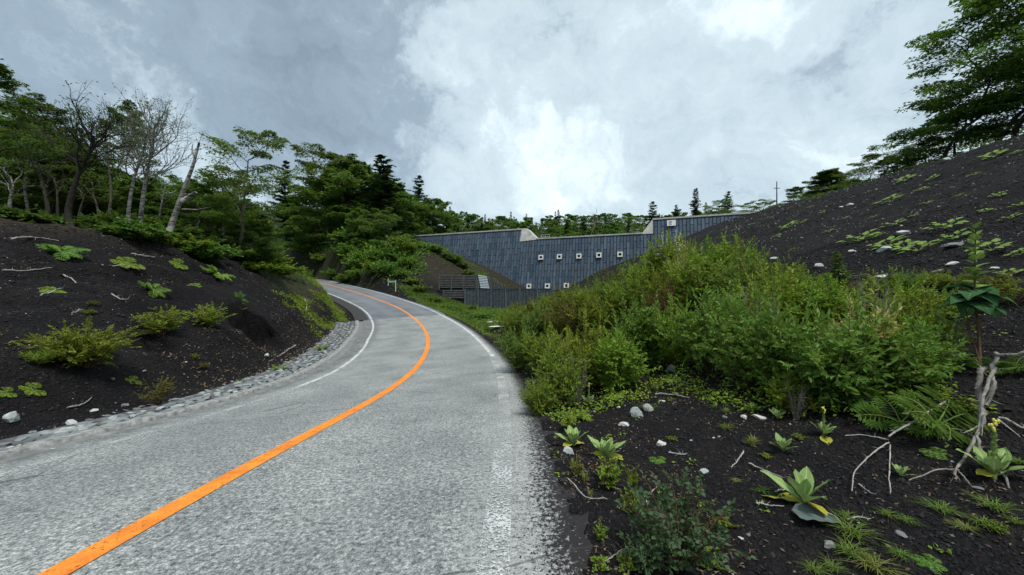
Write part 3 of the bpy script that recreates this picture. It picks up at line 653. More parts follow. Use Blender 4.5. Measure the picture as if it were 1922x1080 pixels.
prism([dam(t - .75, e - .55, .35), dam(t + .75, e - .55, .35), dam(t + .75, e + .55, .35), dam(t - .75, e + .55, .35)], -back * .03, 'white_frame', 'name_plate', dm)
mb = MB()
for k in range(3): c_ = dam(t - .02 * k, e + .3 - k * .28, .46); mb.box(c_, (1.1 - .15 * k, .03, .08))
mb.obj('plate_lettering', 'fence_post', dm)
# hand rail behind the spillway shoulder
rl = thing('hand_rail', 'short pale hand rail standing on the spillway shoulder', 'railing')
for i, tt in enumerate((4.0, 4.9, 5.8)):
    mb = MB(); q = dam(tt, 11.6, -1.5); mb.tube([q, q + [0, 0, .85]], .04); mb.obj('post', 'galvanised', rl)
mb = MB()
for h in (.45, .85): mb.tube([dam(3.9, 11.6, -1.5) + [0, 0, h], dam(5.9, 11.6, -1.5) + [0, 0, h]], .035)
mb.obj('rail', 'galvanised', rl)

# ---------------------------------------------------------------- fence, crib wall, marker, slabs, pole
def pt(px, py, d): return np.array([(px - 961) * d / F, d, EYE - (py - 550) * d / F])
fn = thing('steel_fence', 'dark upright steel palisade fence standing in the grass below the dam', 'fence')
a, b = pt(873, 543.5, 50), pt(1035, 542, 47.5); dvec = b - a; L_ = np.linalg.norm(dvec[:2]); hF = 2.75; nP = int(L_ / .2)
mb = MB(); ang = math.atan2(dvec[1], dvec[0]); Mz = np.array([[math.cos(ang), -math.sin(ang), 0], [math.sin(ang), math.cos(ang), 0], [0, 0, 1]])
for i in range(nP):
    c_ = a + dvec * (i + .5) / nP; mb.box(c_ - [0, 0, hF / 2 + .04], (.105, .07, hF), Mz)
mb.obj('pickets', 'fence_post', fn)
mb = MB(); c_ = (a + b) / 2; mb.box(c_ - [0, 0, 0] + Mz @ [0, 0, 0], (L_, .14, .12), Mz); mb.obj('top_rail', 'black_steel', fn)
mb = MB(); mb.box(c_ + Mz @ np.array([0, .10, 0]) - [0, 0, hF / 2 + .1], (L_, .05, hF), Mz); mb.obj('backing_sheet', 'black_steel', fn)
for px in (873, 899, 924, 951, 978, 1010):
    f_ = (px - 873) / (1035 - 873); c_ = a + dvec * f_; mb = MB(); mb.box(c_ + Mz @ np.array([0, -.09, 0]) - [0, 0, hF / 2], (.16, .1, hF + .1), Mz); mb.obj('post', 'fence_post', fn)
cw_ = thing('crib_wall', 'retaining wall of stacked horizontal beams and rock fill beside the dark fence', 'retaining wall')
def crib(p0, p1, h0, h1, lean, mat, n, nm='beams', posts=2, pitch=.235):
    """p0, p1: top ends; h: heights; lean: outward per metre down"""
    dv = p1 - p0; nd = np.array([dv[1], -dv[0], 0]); nd /= np.linalg.norm(nd[:2]); mb = MB(); L = np.linalg.norm(dv[:2])
    nn = int(max(h0, h1) / pitch)
    for k in range(nn):
        z = k * pitch
        def q(f, z): return p0 + dv * f + nd * lean * z - np.array([0, 0, z])
        f1 = 1.0 if z < h1 else max(0.05, (h0 - z) / max(h0 - h1, .01)); 
        if z > h0: continue
        if z > h1 + .01 and h0 <= h1: f1 = 1
        A, B = q(0, z), q(f1, z); A2, B2 = q(0, z + pitch * .58), q(f1, z + pitch * .58)
        v = [A + nd * .12, B + nd * .12, B2 + nd * .12, A2 + nd * .12, A - nd * .1, B - nd * .1, B2 - nd * .1, A2 - nd * .1]
        mb.add(v, [[0, 1, 2, 3], [4, 7, 6, 5], [0, 4, 5, 1], [3, 2, 6, 7], [0, 3, 7, 4], [1, 5, 6, 2]])
    mb.obj(nm, mat, cw_)
    for i in range(posts):
        f = i / (posts - 1) if posts > 1 else 0; top = p0 + dv * f; h = h0 + (h1 - h0) * f; mb = MB()
        mb.tube([top + nd * .16 + [0, 0, .05], top + nd * (.16 + lean * h) - [0, 0, h]], .085, 4); mb.obj('post', 'weathered_beam' if mat != 'bright_beam' else 'black_steel', cw_)
    mb = MB(); v = [p0 - nd * .12, p1 - nd * .12, p1 + nd * (lean * h1 - .12) - [0, 0, h1], p0 + nd * (lean * h0 - .12) - [0, 0, h0]]
    mb.add(v, [[0, 1, 2, 3]]); mb.obj('rock_fill', 'rock_fill', cw_)
stonemat('rock_fill', [(.02, .02, .02), (.03, .028, .026)], False, 3)
crib(pt(825.5, 516.5, 52), pt(894, 516.5, 51.3), 2.1, 2.1, .1, 'weathered_beam', 8, posts=4)
crib(pt(833, 545, 50.9), pt(874, 545, 50.3), 1.0, 2.2, .1, 'weathered_beam', 8, posts=2)
crib(pt(894, 516.5, 51.3), pt(913, 518.5, 53.5), 2.1, 2.0, .25, 'bright_beam', 8, posts=2)
crib(pt(914, 519, 53.6), pt(952, 541.5, 63), 2.0, .5, .25, 'weathered_beam', 8, posts=6)
mk = thing('roadside_marker', 'small pale marker post with a green plate beside the far road bend', 'marker post', (0, 0, 0))
x, y, z = at(741, 42.0); zt = EYE - (524 - 550) * 42 / F
z = zt - 1.6
mb = MB(); mb.box((x - .75, y, z + 1.25), (.06, .06, .8)); mb.obj('post', 'white_frame', mk)
mb = MB(); mb.box((x + .1, y, z + .8), (.06, .06, 1.3)); mb.obj('post', 'white_frame', mk)
mb = MB(); mb.box((x - .33, y - .05, z + 1.3), (.85, .04, .22)); mb.obj('plate', 'sign_green', mk)
x, y, z = at(1458, 66); zt = EYE + (550 - 341) * 66 / F
po = thing('utility_pole', 'thin dark pole sticking up above the right hand tree line', 'pole', (x, y, z))
mb = MB(); mb.tube([(0, 0, 0), (0, 0, zt - z)], (.11, .07)); mb.obj('shaft', 'bark_dark', po)
mb = MB(); mb.box((0, 0, zt - z - 1.2), (1.1, .09, .09)); mb.obj('cross_arm', 'bark_dark', po)
SLABS = ((885, 591, 'farthest'), (902, 597, 'second farthest'), (915, 603, 'middle'), (931, 607, 'second nearest'), (938, 615, 'nearest'))
for i, (px, py, w_) in enumerate(SLABS):
    x, y, z = G_px(px, py, 15); V, Fc = ROCKH[i % 6]; me = mesh_np('stone_slab', V * [1.0, .55, .16], [Fc], 'pale_rock')
    o = link('stone_slab', me, loc=(x, y, z + .05)); o.rotation_euler = (0, 0, -.6 + .3 * i)
    tag(o, 'flat pale slab in the verge beyond the bend, %s of the five' % w_, 'stone slab', 'pale slabs in the grass verge')
#@@PLANTS@@
# ================================================================ PLANT BUILDERS
def unit(v): return v / (np.linalg.norm(v) + 1e-9)
def rotz(v, a): c, s = math.cos(a), math.sin(a); return np.array([v[0] * c - v[1] * s, v[0] * s + v[1] * c, v[2]])
def wob(P, amt, seed):
    r = np.random.default_rng(seed); n = len(P); k = np.cumsum(r.normal(0, amt, (n, 3)), 0); k[0] = 0; k[:, 2] *= .3; return P + k
def trunk_line(H, lean=(0, 0), n=9, w=.05, seed=0):
    t = np.linspace(0, 1, n); P = np.stack([lean[0] * t ** 1.3, lean[1] * t ** 1.3, H * t], 1); return wob(P, w * H / 20, seed)
def spray(mb, p, d, L, n, leafL, leafW, spread=.28, thick=.05, tilt=.35):
    """flat spray of leaves round a twig"""
    if n <= 0: return
    t = rng.uniform(.1, 1.05, n); side = rng.normal(0, spread, n) * L * (1.1 - .5 * t)
    A = unit(np.array([-d[1], d[0], 0.])); Pp = p + d * (t * L)[:, None] + A * side[:, None]; Pp[:, 2] += rng.normal(0, thick, n) * L - .12 * L * (t ** 2) - np.abs(side) * .18
    D = d[None] * rng.uniform(.3, 1, (n, 1)) + A[None] * (np.sign(side) * rng.uniform(.3, 1.2, n))[:, None]; D[:, 2] += rng.normal(-.15, .25, n)
    mb.leaves(Pp, D, rng.uniform(.7, 1.25, n) * leafL, rng.uniform(.7, 1.2, n) * leafW, np.array([0, 0, 1.]) + rng.normal(0, tilt, (n, 3)))
def broadleaf(seed, H=10., Rr=3.2, base=.3, nl=16, leafL=.17, nleaf=26, nsub=8, lean=(0, 0), rise=(.1, 1.0), tk=.014, trunk=None, thick=.05, fork=False, subl=.42, wind=None, name='broadleaf'):
    global rng
    rng = np.random.default_rng(seed); tb = MB(); cb = MB()
    P = trunk if trunk is not None else trunk_line(H, lean, 10, .9, seed); H = P[-1][2]; n = len(P)
    tb.tube(P, np.linspace(tk * H, tk * H * .12, n), 7)
    ts = np.linspace(0, 1, n)
    for i in range(nl):
        u = base + (1 - base) * ((i + rng.uniform(0, .8)) / nl); u = min(u, .99); q = (u - base) / (1 - base)
        p = np.array([np.interp(u, ts, P[:, k]) for k in range(3)])
        az = i * 2.4 + rng.uniform(-.4, .4); L = Rr * (.45 + .75 * math.sin(math.pi * min(1, q * .78 + .14))) * rng.uniform(.7, 1.15) * (1 - .45 * q ** 3)
        el = rise[0] + (rise[1] - rise[0]) * q + rng.uniform(-.1, .15); d = np.array([math.cos(az) * math.cos(el), math.sin(az) * math.cos(el), math.sin(el)])
        if wind is not None: d = unit(d + np.array(wind) * .5)
        m = 7; t = np.linspace(0, 1, m); hd = unit(d * [1, 1, 0] + 1e-6)
        B = p + d[None] * (t * L)[:, None]; B[:, 2] -= (t ** 2) * L * .22 * math.sin(max(el, 0.1)) ; B = wob(B, L * .018, seed * 31 + i)
        tb.tube(B, np.linspace(tk * H * .36 * (1 - .5 * q), .012, m), 5, False)
        for k in range(nsub):
            s = .28 + .72 * (k + rng.uniform(0, .7)) / nsub; s = min(s, 1.); bp = np.array([np.interp(s, t, B[:, c]) for c in range(3)])
            sg = 1 if k % 2 else -1; a2 = sg * rng.uniform(.5, 1.15) if s < .93 else rng.uniform(-.25, .25)
            d2 = rotz(unit(hd), a2); d2[2] = rng.uniform(-.02, .22); d2 = unit(d2); L2 = L * subl * (1.15 - .6 * s) * rng.uniform(.7, 1.2) + .25
            tb.tube([bp, bp + d2 * L2 * .5 + [0, 0, .03], bp + d2 * L2], [.02, .012, .005], 3, False)
            if rng.random() < .9: spray(cb, bp, d2, L2, int(nleaf * rng.uniform(.6, 1.3)), leafL, leafL * .34, thick=thick)
    return tb.mesh(name + '_trunk', 'bark_brown', True), cb.mesh(name + '_crown', 'leaf_beech')
def conifer(seed, H=12., Rr=2.6, base=.08, dens=.34, name='fir', ragged_=.25):
    global rng
    rng = np.random.default_rng(seed); tb = MB(); cb = MB(); P = trunk_line(H, (0, 0), 6, .3, seed); tb.tube(P, np.linspace(.014 * H, .01, 6), 6)
    z = base * H
    while z < H * .985:
        q = (z / H - base) / (1 - base); L0 = Rr * (1 - q) ** .75 * (.8 + .2 * math.sin(z * 2.2)) + .12
        nb = 6 if q < .8 else 5
        for i in range(nb):
            az = rng.uniform(0, 6.28); L = L0 * rng.uniform(1 - ragged_ * 1.6, 1 + ragged_ * .6); el = -.12 + .5 * q + rng.uniform(-.1, .1)
            d = np.array([math.cos(az) * math.cos(el), math.sin(az) * math.cos(el), math.sin(el)]); p = np.array([0, 0, z]) + [np.interp(z, P[:, 2], P[:, 0]), np.interp(z, P[:, 2], P[:, 1]), 0]
            if L > .5: tb.tube([p, p + d * L * .6 - [0, 0, .03 * L], p + d * L], [.025, .015, .005], 3, False)
            n = int(16 * L + 8); s = rng.uniform(.08, 1, n); A = unit(np.array([-d[1], d[0], 0])); sg = np.where(rng.random(n) < .5, -1, 1)
            Pp = p + d * (s * L)[:, None]; Pp[:, 2] += rng.normal(0, .03, n) - .05 * L * s ** 2
            D = d[None] * .75 + A[None] * (sg * rng.uniform(.4, 1.1, n))[:, None]; D[:, 2] += rng.uniform(-.35, .05, n)
            cb.leaves(Pp, D, (.20 + .30 * L * (1.05 - s)) * rng.uniform(.6, 1.1, n), .06 + .03 * rng.random(n), np.array([0, 0, 1.]) + rng.normal(0, .3, (n, 3)), shape=.4)
        z += dens * rng.uniform(.7, 1.3) * (1 - .35 * q)
    return tb.mesh(name + '_trunk', 'bark_dark', True), cb.mesh(name + '_crown', 'needles')
def bare(seed, trunk, r0, order=4, nkids=3, L0=2.2, spread=.55, start=.45, up=.25, leafn=0, leafL=.12, kids0=9, mat='birch_bark', name='bare', fan=None):
    global rng
    rng = np.random.default_rng(seed); tb = MB(); cb = MB(); P = np.array(trunk, float); n = len(P); ts = np.linspace(0, 1, n)
    tb.tube(P, np.linspace(r0, r0 * .3, n), 8)
    def rec(p, d, L, r, o):
        m = 5; t = np.linspace(0, 1, m); B = p + d[None] * (t * L)[:, None]; B[:, 2] += up * L * t ** 2 * .3; k = rng.normal(0, L * .045, (m, 3)); k[0] = 0; B = B + np.cumsum(k, 0) * .6
        tb.tube(B, np.linspace(r, max(r * .45, .004), m), 5 if r > .03 else 3, False)
        if o == 0 or r < .005:
            if leafn: spray(cb, B[1], unit(B[-1] - B[0]), L, rng.poisson(leafn), leafL, leafL * .35)
            return
        for c in range(nkids + (1 if o > 1 else 0)):
            s = rng.uniform(.25, 1) if c else 1.; bp = np.array([np.interp(s, t, B[:, q]) for q in range(3)]); dd = unit(unit(B[-1] - B[-2]) + rng.normal(0, spread, 3) + [0, 0, up * .35])
            rec(bp, dd, L * rng.uniform(.5, .75), r * (.62 if c else .75) * (1.1 - .4 * s), o - 1)
    for i in range(kids0):
        u = start + (1 - start) * (i + rng.uniform(0, .9)) / kids0; u = min(u, 1.0); p = np.array([np.interp(u, ts, P[:, c]) for c in range(3)])
        az = i * 2.4 + rng.uniform(-.5, .5); el = .35 + .55 * u + rng.uniform(-.15, .2)
        d = np.array([math.cos(az) * math.cos(el), math.sin(az) * math.cos(el) * .8, math.sin(el)])
        rec(p, d, L0 * rng.uniform(.7, 1.15) * (1.45 - 1.0 * u), r0 * .34, order - 1)
    return tb.mesh(name + '_trunk', mat, True), (cb.mesh(name + '_crown', 'leaf_dark') if cb.n else None)
def shrub(seed, H=1.3, Rr=1.0, nst=26, ntw=9, nlf=13, leafL=.06, leafW=.02, up=.55, mat='leaf_shrub', stem='brown_stem', name='shrub', twl=.3, tilt=.5, low=.12):
    global rng
    rng = np.random.default_rng(seed); tb = MB(); cb = MB()
    for i in range(nst):
        az = rng.uniform(0, 6.28); out = Rr * math.sqrt(rng.uniform(.02, 1)) * rng.uniform(.8, 1.1); hh = H * (1 - .45 * (out / Rr) ** 2) * rng.uniform(.72, 1.08)
        b = np.array([math.cos(az), math.sin(az), 0]) * rng.uniform(0, .14) * Rr; e = np.array([math.cos(az) * out, math.sin(az) * out, hh]); m = 7; t = np.linspace(0, 1, m)
        P = b + (e - b)[None] * t[:, None]; P[:, 2] = hh * (t ** (1 - up * .4)); P = wob(P, .02 * H, seed * 77 + i); P[:, 2] = np.maximum(P[:, 2], .0)
        tb.tube(P, np.linspace(.009 + .005 * H, .003, m), 4, False)
        for k in range(ntw):
            s = low + (1 - low) * (k + rng.uniform(0, 1)) / ntw; s = min(s, 1); p = np.array([np.interp(s, t, P[:, c]) for c in range(3)])
            d = unit(np.array([math.cos(az) * .6, math.sin(az) * .6, .28]) + rng.normal(0, .7, 3) * [1, 1, .38]) if s < .95 else unit(P[-1] - P[-2] + rng.normal(0, .2, 3) * .1)
            L = twl * rng.uniform(.6, 1.25) * (1.1 - .35 * s); tb.tube([p, p + d * L * .5 + [0, 0, .01], p + d * L - [0, 0, .015]], [.004, .003, .0015], 3, False)
            n = max(2, int(nlf * rng.uniform(.7, 1.3))); tt = (np.arange(n) + .6) / n; sg = np.where(np.arange(n) % 2, 1, -1); A = unit(np.cross(d, [0, 0, 1.]))
            Pp = p + d * (tt * L)[:, None]; D = d[None] * .65 + A[None] * (sg * rng.uniform(.7, 1.1, n))[:, None]; D[-1] = d; D[:, 2] += rng.normal(.02, .22, n)
            cb.leaves(Pp, D, leafL * rng.uniform(.7, 1.2, n), leafW * rng.uniform(.8, 1.15, n), np.array([0, 0, 1.]) + rng.normal(0, tilt, (n, 3)), hexa=True)
    return tb.mesh(name + '_stems', stem, True), cb.mesh(name + '_leaves', mat)
def bigleaf_grid(L, Wd, curve=.4, fold=.25, nv=9, nu=5, point=.9, base=.35, wave=.03, seed=0, lift=.3, serr=0.0):
    """one leaf along +X, returns V, quads, uv"""
    r = np.random.default_rng(seed); v = np.linspace(0, 1, nv); u = np.linspace(-1, 1, nu)
    w = Wd * np.clip(np.sin(np.pi * np.clip(v, 0.0, 1) ** base), 0, 1) ** point; w[0] = Wd * .10; w[-1] = Wd * .02
    if serr: w = w * (1 + serr * np.where(np.arange(nv) % 2, 1, -1)); 
    ang = lift - curve * v; dx = np.cos(ang); dz = np.sin(ang); x = np.r_[0, np.cumsum((dx[1:] + dx[:-1]) / 2)] * L / (nv - 1); z = np.r_[0, np.cumsum((dz[1:] + dz[:-1]) / 2)] * L / (nv - 1)
    X = np.broadcast_to(x[:, None], (nv, nu)); Y = u[None] * w[:, None]; Z = z[:, None] + np.abs(u)[None] * w[:, None] * fold + wave * L * r.normal(0, .35, (nv, nu)) * np.abs(u)[None]
    i = (np.arange(nv - 1)[:, None] * nu + np.arange(nu - 1)[None]).ravel()
    return np.stack([X, Y, Z], -1).reshape(-1, 3), np.stack([i, i + nu, i + nu + 1, i + 1], 1), np.stack([np.broadcast_to(u[None], (nv, nu)), np.broadcast_to(v[:, None], (nv, nu))], -1).reshape(-1, 2)
class LB:
    """collects big leaves with uv"""
    def __init__(s): s.V = []; s.F = []; s.U = []; s.n = 0
    def add(s, leaf, az, pos=(0, 0, 0), el=0.0, roll=0.0):
        V, Fq, U = leaf; M = np.array(Matrix.Rotation(az, 3, 'Z') @ Matrix.Rotation(-el, 3, 'Y') @ Matrix.Rotation(roll, 3, 'X'))
        s.V.append(V @ M.T + np.array(pos)); s.F.append(Fq + s.n); s.U.append(U); s.n += len(V)
    def mesh(s, name, mat): return mesh_np(name, np.concatenate(s.V), [np.concatenate(s.F)], mat, True, uv=np.concatenate(s.U))
def rosette(seed, Rr=.2, n=11, el=(.75, 1.42), wr=.175, mat='mullein_leaf', name='rosette', base=1.2, fold=.22, curve=.38):
    r = np.random.default_rng(seed); lb = LB()
    for i in range(n):
        f = i / (n - 1); L = Rr * (1.12 - .45 * f) * r.uniform(.85, 1.12); e = el[0] + (el[1] - el[0]) * f
        lb.add(bigleaf_grid(L, L * wr * r.uniform(.85, 1.1), curve * (1.1 - .6 * f), fold, seed=seed * 50 + i, base=base, lift=0, wave=.07), i * 2.4 + r.uniform(-.3, .3), (0, 0, .01 + .02 * f), e + r.uniform(-.1, .1), r.uniform(-.2, .2))
    return lb.mesh(name, mat)
def frond_plant(seed, Rr=.35, n=7, pairs=11, leafr=.34, mat='leaf_fern', el=(.15, .6), name='frond', thistle=False, droop=.5):
    global rng
    rng = np.random.default_rng(seed); cb = MB(); st = MB()
    for i in range(n):
        az = i * 6.283 / n + rng.uniform(-.3, .3); e = rng.uniform(*el); L = Rr * rng.uniform(.75, 1.15); m = pairs; t = np.linspace(0, 1, m + 2)
        hd = np.array([math.cos(az), math.sin(az), 0]); A = np.array([-hd[1], hd[0], 0]); P = hd[None] * (L * math.cos(e) * t)[:, None] + np.array([0, 0, 1.]) * (L * (math.sin(e) * t - droop * .5 * t ** 2))[:, None]; P[:, 2] = np.maximum(P[:, 2], .008) + .01
        st.tube(P, np.linspace(.004 + Rr * .006, .0015, m + 2), 4, False)
        w = leafr * L * np.sin(np.pi * (t[1:-1] * .86 + .12)) ** .8
        for sg in (-1, 1):
            D = A[None] * sg + hd[None] * .55 + rng.normal(0, .06, (m, 3)); k = P[1:-1]
            if not thistle: cb.leaves(k, D, w, w * .2 + .003, np.array([0, 0, 1.]) + rng.normal(0, .2, (m, 3)), .15)
            else:
                cb.leaves(k, D, w, w * .03 + .005, np.array([0, 0, 1.]) + rng.normal(0, .25, (m, 3)), .35, shape=.55)
                for f_, a_ in ((.35, .9), (.55, .75), (.4, -.5), (.62, -.45)):
                    D2 = D + hd[None] * a_; cb.leaves(k + D / np.linalg.norm(D, axis=1)[:, None] * (w * f_)[:, None], D2, w * .36, w * .03 + .002, np.array([0, 0, 1.]) + rng.normal(0, .3, (m, 3)), .3)
        cb.leaves(P[-2:-1], (P[-1] - P[-2])[None], Rr * .12, Rr * .03)
    return st.mesh(name + '_stalks', 'green_stem'), cb.mesh(name + '_leaves', mat)
def tuft(seed, H=.16, n=45, Rr=.10, w=.0035, mat='grass_blade', name='tuft', lay=1.0):
    r = np.random.default_rng(seed); V = []; Q = []; k = 0
    for i in range(n):
        az = r.uniform(0, 6.28); h = H * r.uniform(.5, 1.1); out = Rr * r.uniform(.3, 1.4) * lay; b = np.array([r.normal(0, Rr * .18), r.normal(0, Rr * .18), 0]); m = 5; t = np.linspace(0, 1, m)
        P = b + np.stack([math.cos(az) * out * t ** 1.5, math.sin(az) * out * t ** 1.5, h * (t - .45 * lay * t ** 2.6)], 1); A = np.array([-math.sin(az), math.cos(az), 0]); ww = w * (1 - t ** 2 * .9) * r.uniform(.7, 1.3)
        V.append(np.stack([P - A * ww[:, None], P + A * ww[:, None]], 1).reshape(-1, 3)); j = np.arange(m - 1)[:, None] * 2 + k; Q.append(j + [0, 1, 3, 2]); k += 2 * m
    return mesh_np(name, np.concatenate(V), [np.concatenate(Q)], mat, True)

# ---------------------------------------------------------------- placing
def put(name, parts, label, cat, x, y, z=None, rz=0.0, sc=1.0, group=None, rot=None, mats=None, sink=.03):
    """parts: list of (part name, mesh). one part -> the mesh is the thing itself"""
    if z is None: z = ground(x, y) - sink
    parts = [p for p in parts if p[1] is not None]
    if len(parts) == 1:
        o = link(name, parts[0][1], loc=(x, y, z)); o.rotation_euler = rot or (0, 0, rz); o.scale = (sc,) * 3 if not isinstance(sc, (tuple, list)) else sc
        tag(o, label, cat, group); objs = [o]
    else:
        o = thing(name, label, cat, (x, y, z), rz, group, sc, rot); objs = [link(n, m, o) for n, m in parts]
    if mats:
        for c, mm in zip(objs, mats):
            if mm: c.material_slots[0].link = 'OBJECT'; c.material_slots[0].material = MATS[mm]
    return o
ri = random.Random(11)

kw = dict(leafL=.21, nleaf=46, nsub=10)
BL = [broadleaf(1, 10, 3.3, .24, 20, **kw), broadleaf(2, 11, 3.0, .32, 20, lean=(.8, .2), **kw), broadleaf(3, 9, 3.8, .2, 19, rise=(.05, .7), **kw), broadleaf(4, 12, 2.8, .42, 18, lean=(-.6, .3), **kw), broadleaf(5, 8, 3.4, .08, 24, rise=(.0, .8), **kw),
      broadleaf(6, 10, 3.4, .05, 30, leafL=.30, nleaf=44, nsub=10, thick=.12, rise=(-.05, .9)), broadleaf(7, 10, 3.0, .08, 28, leafL=.30, nleaf=44, nsub=10, thick=.12, lean=(.5, .3))]
CF = [conifer(11, 12, 2.5), conifer(12, 13, 2.2, .15), conifer(13, 10, 2.9, .05, ragged_=.4)]
LITE = [broadleaf(21, 10, 3.0, .22, 18, leafL=.40, nleaf=22, nsub=8, thick=.1), broadleaf(22, 11, 2.8, .35, 17, leafL=.40, nleaf=22, nsub=8, thick=.1)]

def tree(kind, x, y, H, label, group=None, mat=None, tmat=None, rz=None, wid=1.0, cat='tree', name=None, sink=.15):
    src = {'b': BL, 'c': CF, 'l': LITE}[kind[0]][int(kind[1])]; H0 = {'b': (10, 11, 9, 12, 8, 10, 10), 'c': (12, 13, 10), 'l': (10, 11)}[kind[0]][int(kind[1])]
    s = H / H0 * (.9 if kind[0] != 'c' else 1)
    return put(name or {'b': 'broadleaf_tree', 'c': 'fir_tree', 'l': 'broadleaf_tree'}[kind[0]], [('trunk', src[0]), ('crown', src[1])], label, cat, x, y, None, ri.uniform(0, 6.28) if rz is None else rz, (s * wid, s * wid, s), group, None, (tmat, mat), sink)
def tree_px(kind, px, ytop, d, label, **k):
    x, y, z = at(px, d); return tree(kind, x, y, htop(px, ytop, d), label, **k)

# ---- named trees of the left edge of the wood (kind, px, top y, depth, label)
for a in [
    ('b1', 8, 128, 17, 'tall dark tree at the far left edge of the wood, crown in flat tiers', dict(mat='leaf_dark', tmat='bark_dark', wid=1.15)),
    ('b3', 62, 150, 20, 'dark tiered tree just behind the tallest tree of the left wood', dict(mat='leaf_dark', wid=1.2)),
    ('b3', 112, 172, 22, 'slim dark tree with small high crown left of the bare twisted tree', dict(mat='leaf_dark', tmat='bark_dark', wid=.8)),
    ('b3', 208, 178, 23, 'slim sparsely leaved tree standing behind the bare birches, left one of two', dict(mat='leaf_dark', wid=.7)),
    ('b1', 236, 196, 24, 'slim sparsely leaved tree standing behind the bare birches, right one of two', dict(mat='leaf_dark', wid=.7)),
    ('b0', 440, 232, 23, 'olive green tiered tree standing clear against the sky right of the broken birch', dict(mat='leaf_light', tmat='bark_brown', wid=.95)),
    ('b2', 396, 300, 26, 'low spreading dark tree behind the broken birch', dict(mat='leaf_dark')),
    ('c2', 545, 300, 88, 'small dark conifer on the skyline right of the olive green tree, first of a pair', dict(wid=1.1)),
    ('c2', 592, 305, 90, 'small dark conifer on the skyline right of the olive green tree, second of a pair', dict(wid=1.0)),
    ('b3', 640, 270, 80, 'tall pale green open crowned tree rising above the hillside wood', dict(mat='leaf_light', wid=1.25)),
    ('b1', 678, 285, 80, 'pale green tree next to the tall open crowned tree on the hillside', dict(mat='leaf_hill', wid=1.2)),
    ('c2', 716, 284, 76, 'dark shaggy conifer with layered arms on the shoulder of the hillside wood', dict(wid=1.8)),
    ('b5', 742, 318, 88, 'rounded leafy crown just right of the shaggy conifer on the hillside shoulder', dict(wid=1.2, mat='leaf_hill')),
    ('c2', 786, 330, 101, 'pointed dark conifer near the right end of the hillside wood', dict(wid=1.2)),
    ('b5', 632, 300, 84, 'broad rounded crown directly under the tall open crowned tree on the hillside', dict(mat='leaf_hill', wid=1.25)),
    ('b6', 668, 292, 86, 'rounded bright crown between the open crowned tree and the shaggy conifer', dict(mat='leaf_light', wid=1.25)),
    ('b5', 700, 318, 82, 'rounded crown in front of the shaggy conifer on the hillside shoulder', dict(mat='leaf_hill', wid=1.3)),
    ('b6', 765, 340, 96, 'rounded crown left of the lone pointed conifer above the end of the dam', dict(mat='leaf_hill', wid=1.2)),
    ('b5', 590, 330, 80, 'broad crown filling the dip below the pair of small skyline conifers', dict(mat='leaf_hill', wid=1.3)),
    ('b6', 812, 352, 100, 'last rounded crown where the hillside wood drops towards the dam', dict(wid=1.25, mat='leaf_beech')),
]: tree_px(a[0], a[1], a[2], a[3], a[4], **a[5])

# ---- bare and dead trees by name
def polypx(pts, d):
    P = [np.array([(px - 961) * (d + dd) / F, d + dd, EYE - (py - 550) * (d + dd) / F]) for px, py, dd in [(q + (0,))[:3] for q in pts]]
    return np.array(P)
def densify(P, n=12):
    Q = smooth_curve(np.asarray(P, float), 6); s = np.r_[0, np.cumsum(np.linalg.norm(np.diff(Q, axis=0), axis=1))]; u = np.linspace(0, s[-1], n); return np.stack([np.interp(u, s, Q[:, k]) for k in range(3)], 1)
def bare_px(seed, pts, d, r0, label, name='dead_tree', **k):
    P = densify(polypx(pts, d)); x, y = P[0, 0], P[0, 1]; z = ground(x, y) - .1; o = np.array([x, y, z]); P[0, 2] = min(P[0, 2], z + .1); P = P - o; P[0, 2] = 0
    t, c = bare(seed, P, r0, **k); return put(name, [('trunk', t), ('crown', c)], label, 'tree', x, y, z)
bare_px(31, [(133, 425), (128, 395), (146, 330), (168, 285), (176, 255)], 15.5, .125, 'nearly bare twisted tree with black bark leaning right at the edge of the left wood', kids0=13, start=.5, L0=1.75, order=4, mat='bark_dark', leafn=1.4, leafL=.10, spread=.5)
bare_px(32, [(240, 432), (243, 380), (252, 335), (262, 305), (272, 275), (276, 252)], 17, .085, 'bare pale birch with a crooked trunk, left one of the twin birches', kids0=9, start=.5, L0=1.15, order=4, leafn=.9, leafL=.09, name='birch_tree')
bare_px(33, [(262, 428), (270, 360), (279, 310), (286, 270), (291, 232)], 18, .10, 'bare pale birch with a wide fan of twigs, right one of the twin birches', kids0=18, start=.38, L0=1.75, order=4, leafn=.9, leafL=.09, spread=.45, name='birch_tree')
bare_px(36, [(92, 425), (88, 380), (75, 330), (70, 300)], 17, .09, 'thin dead dark tree in the shade left of the twisted tree', kids0=6, start=.4, L0=1.4, order=3, mat='bark_brown', leafn=2)
P = densify(polypx([(318, 434), (335, 385), (347, 350), (360, 318), (368, 290), (374, 268)], 16)); x, y = P[0, :2]; z = ground(x, y) - .1; o_ = np.array([x, y, z])
mb = MB(); mb.tube(P - o_, np.linspace(.115, .04, len(P)), 8); q = polypx([(341, 378), (356, 368), (368, 361)], 15.9) - o_; mb.tube(q, [.09, .075, .06], 6)
q = polypx([(342, 393), (370, 394), (402, 388)], 15.8) - o_; mb.tube(q, [.035, .022, .008], 4); q = polypx([(366, 300), (360, 280), (362, 270)], 16) - o_; mb.tube(q, [.05, .03, .01], 4)
for a_ in range(9):
    i = ri.randrange(8, 12); p = P[i] - o_; d_ = np.array([ri.uniform(-1, 1), ri.uniform(-.5, .5), ri.uniform(.1, .9)]); mb.tube([p, p + d_ * .35, p + d_ * .6 + [0, 0, .15]], [.018, .01, .003], 3)
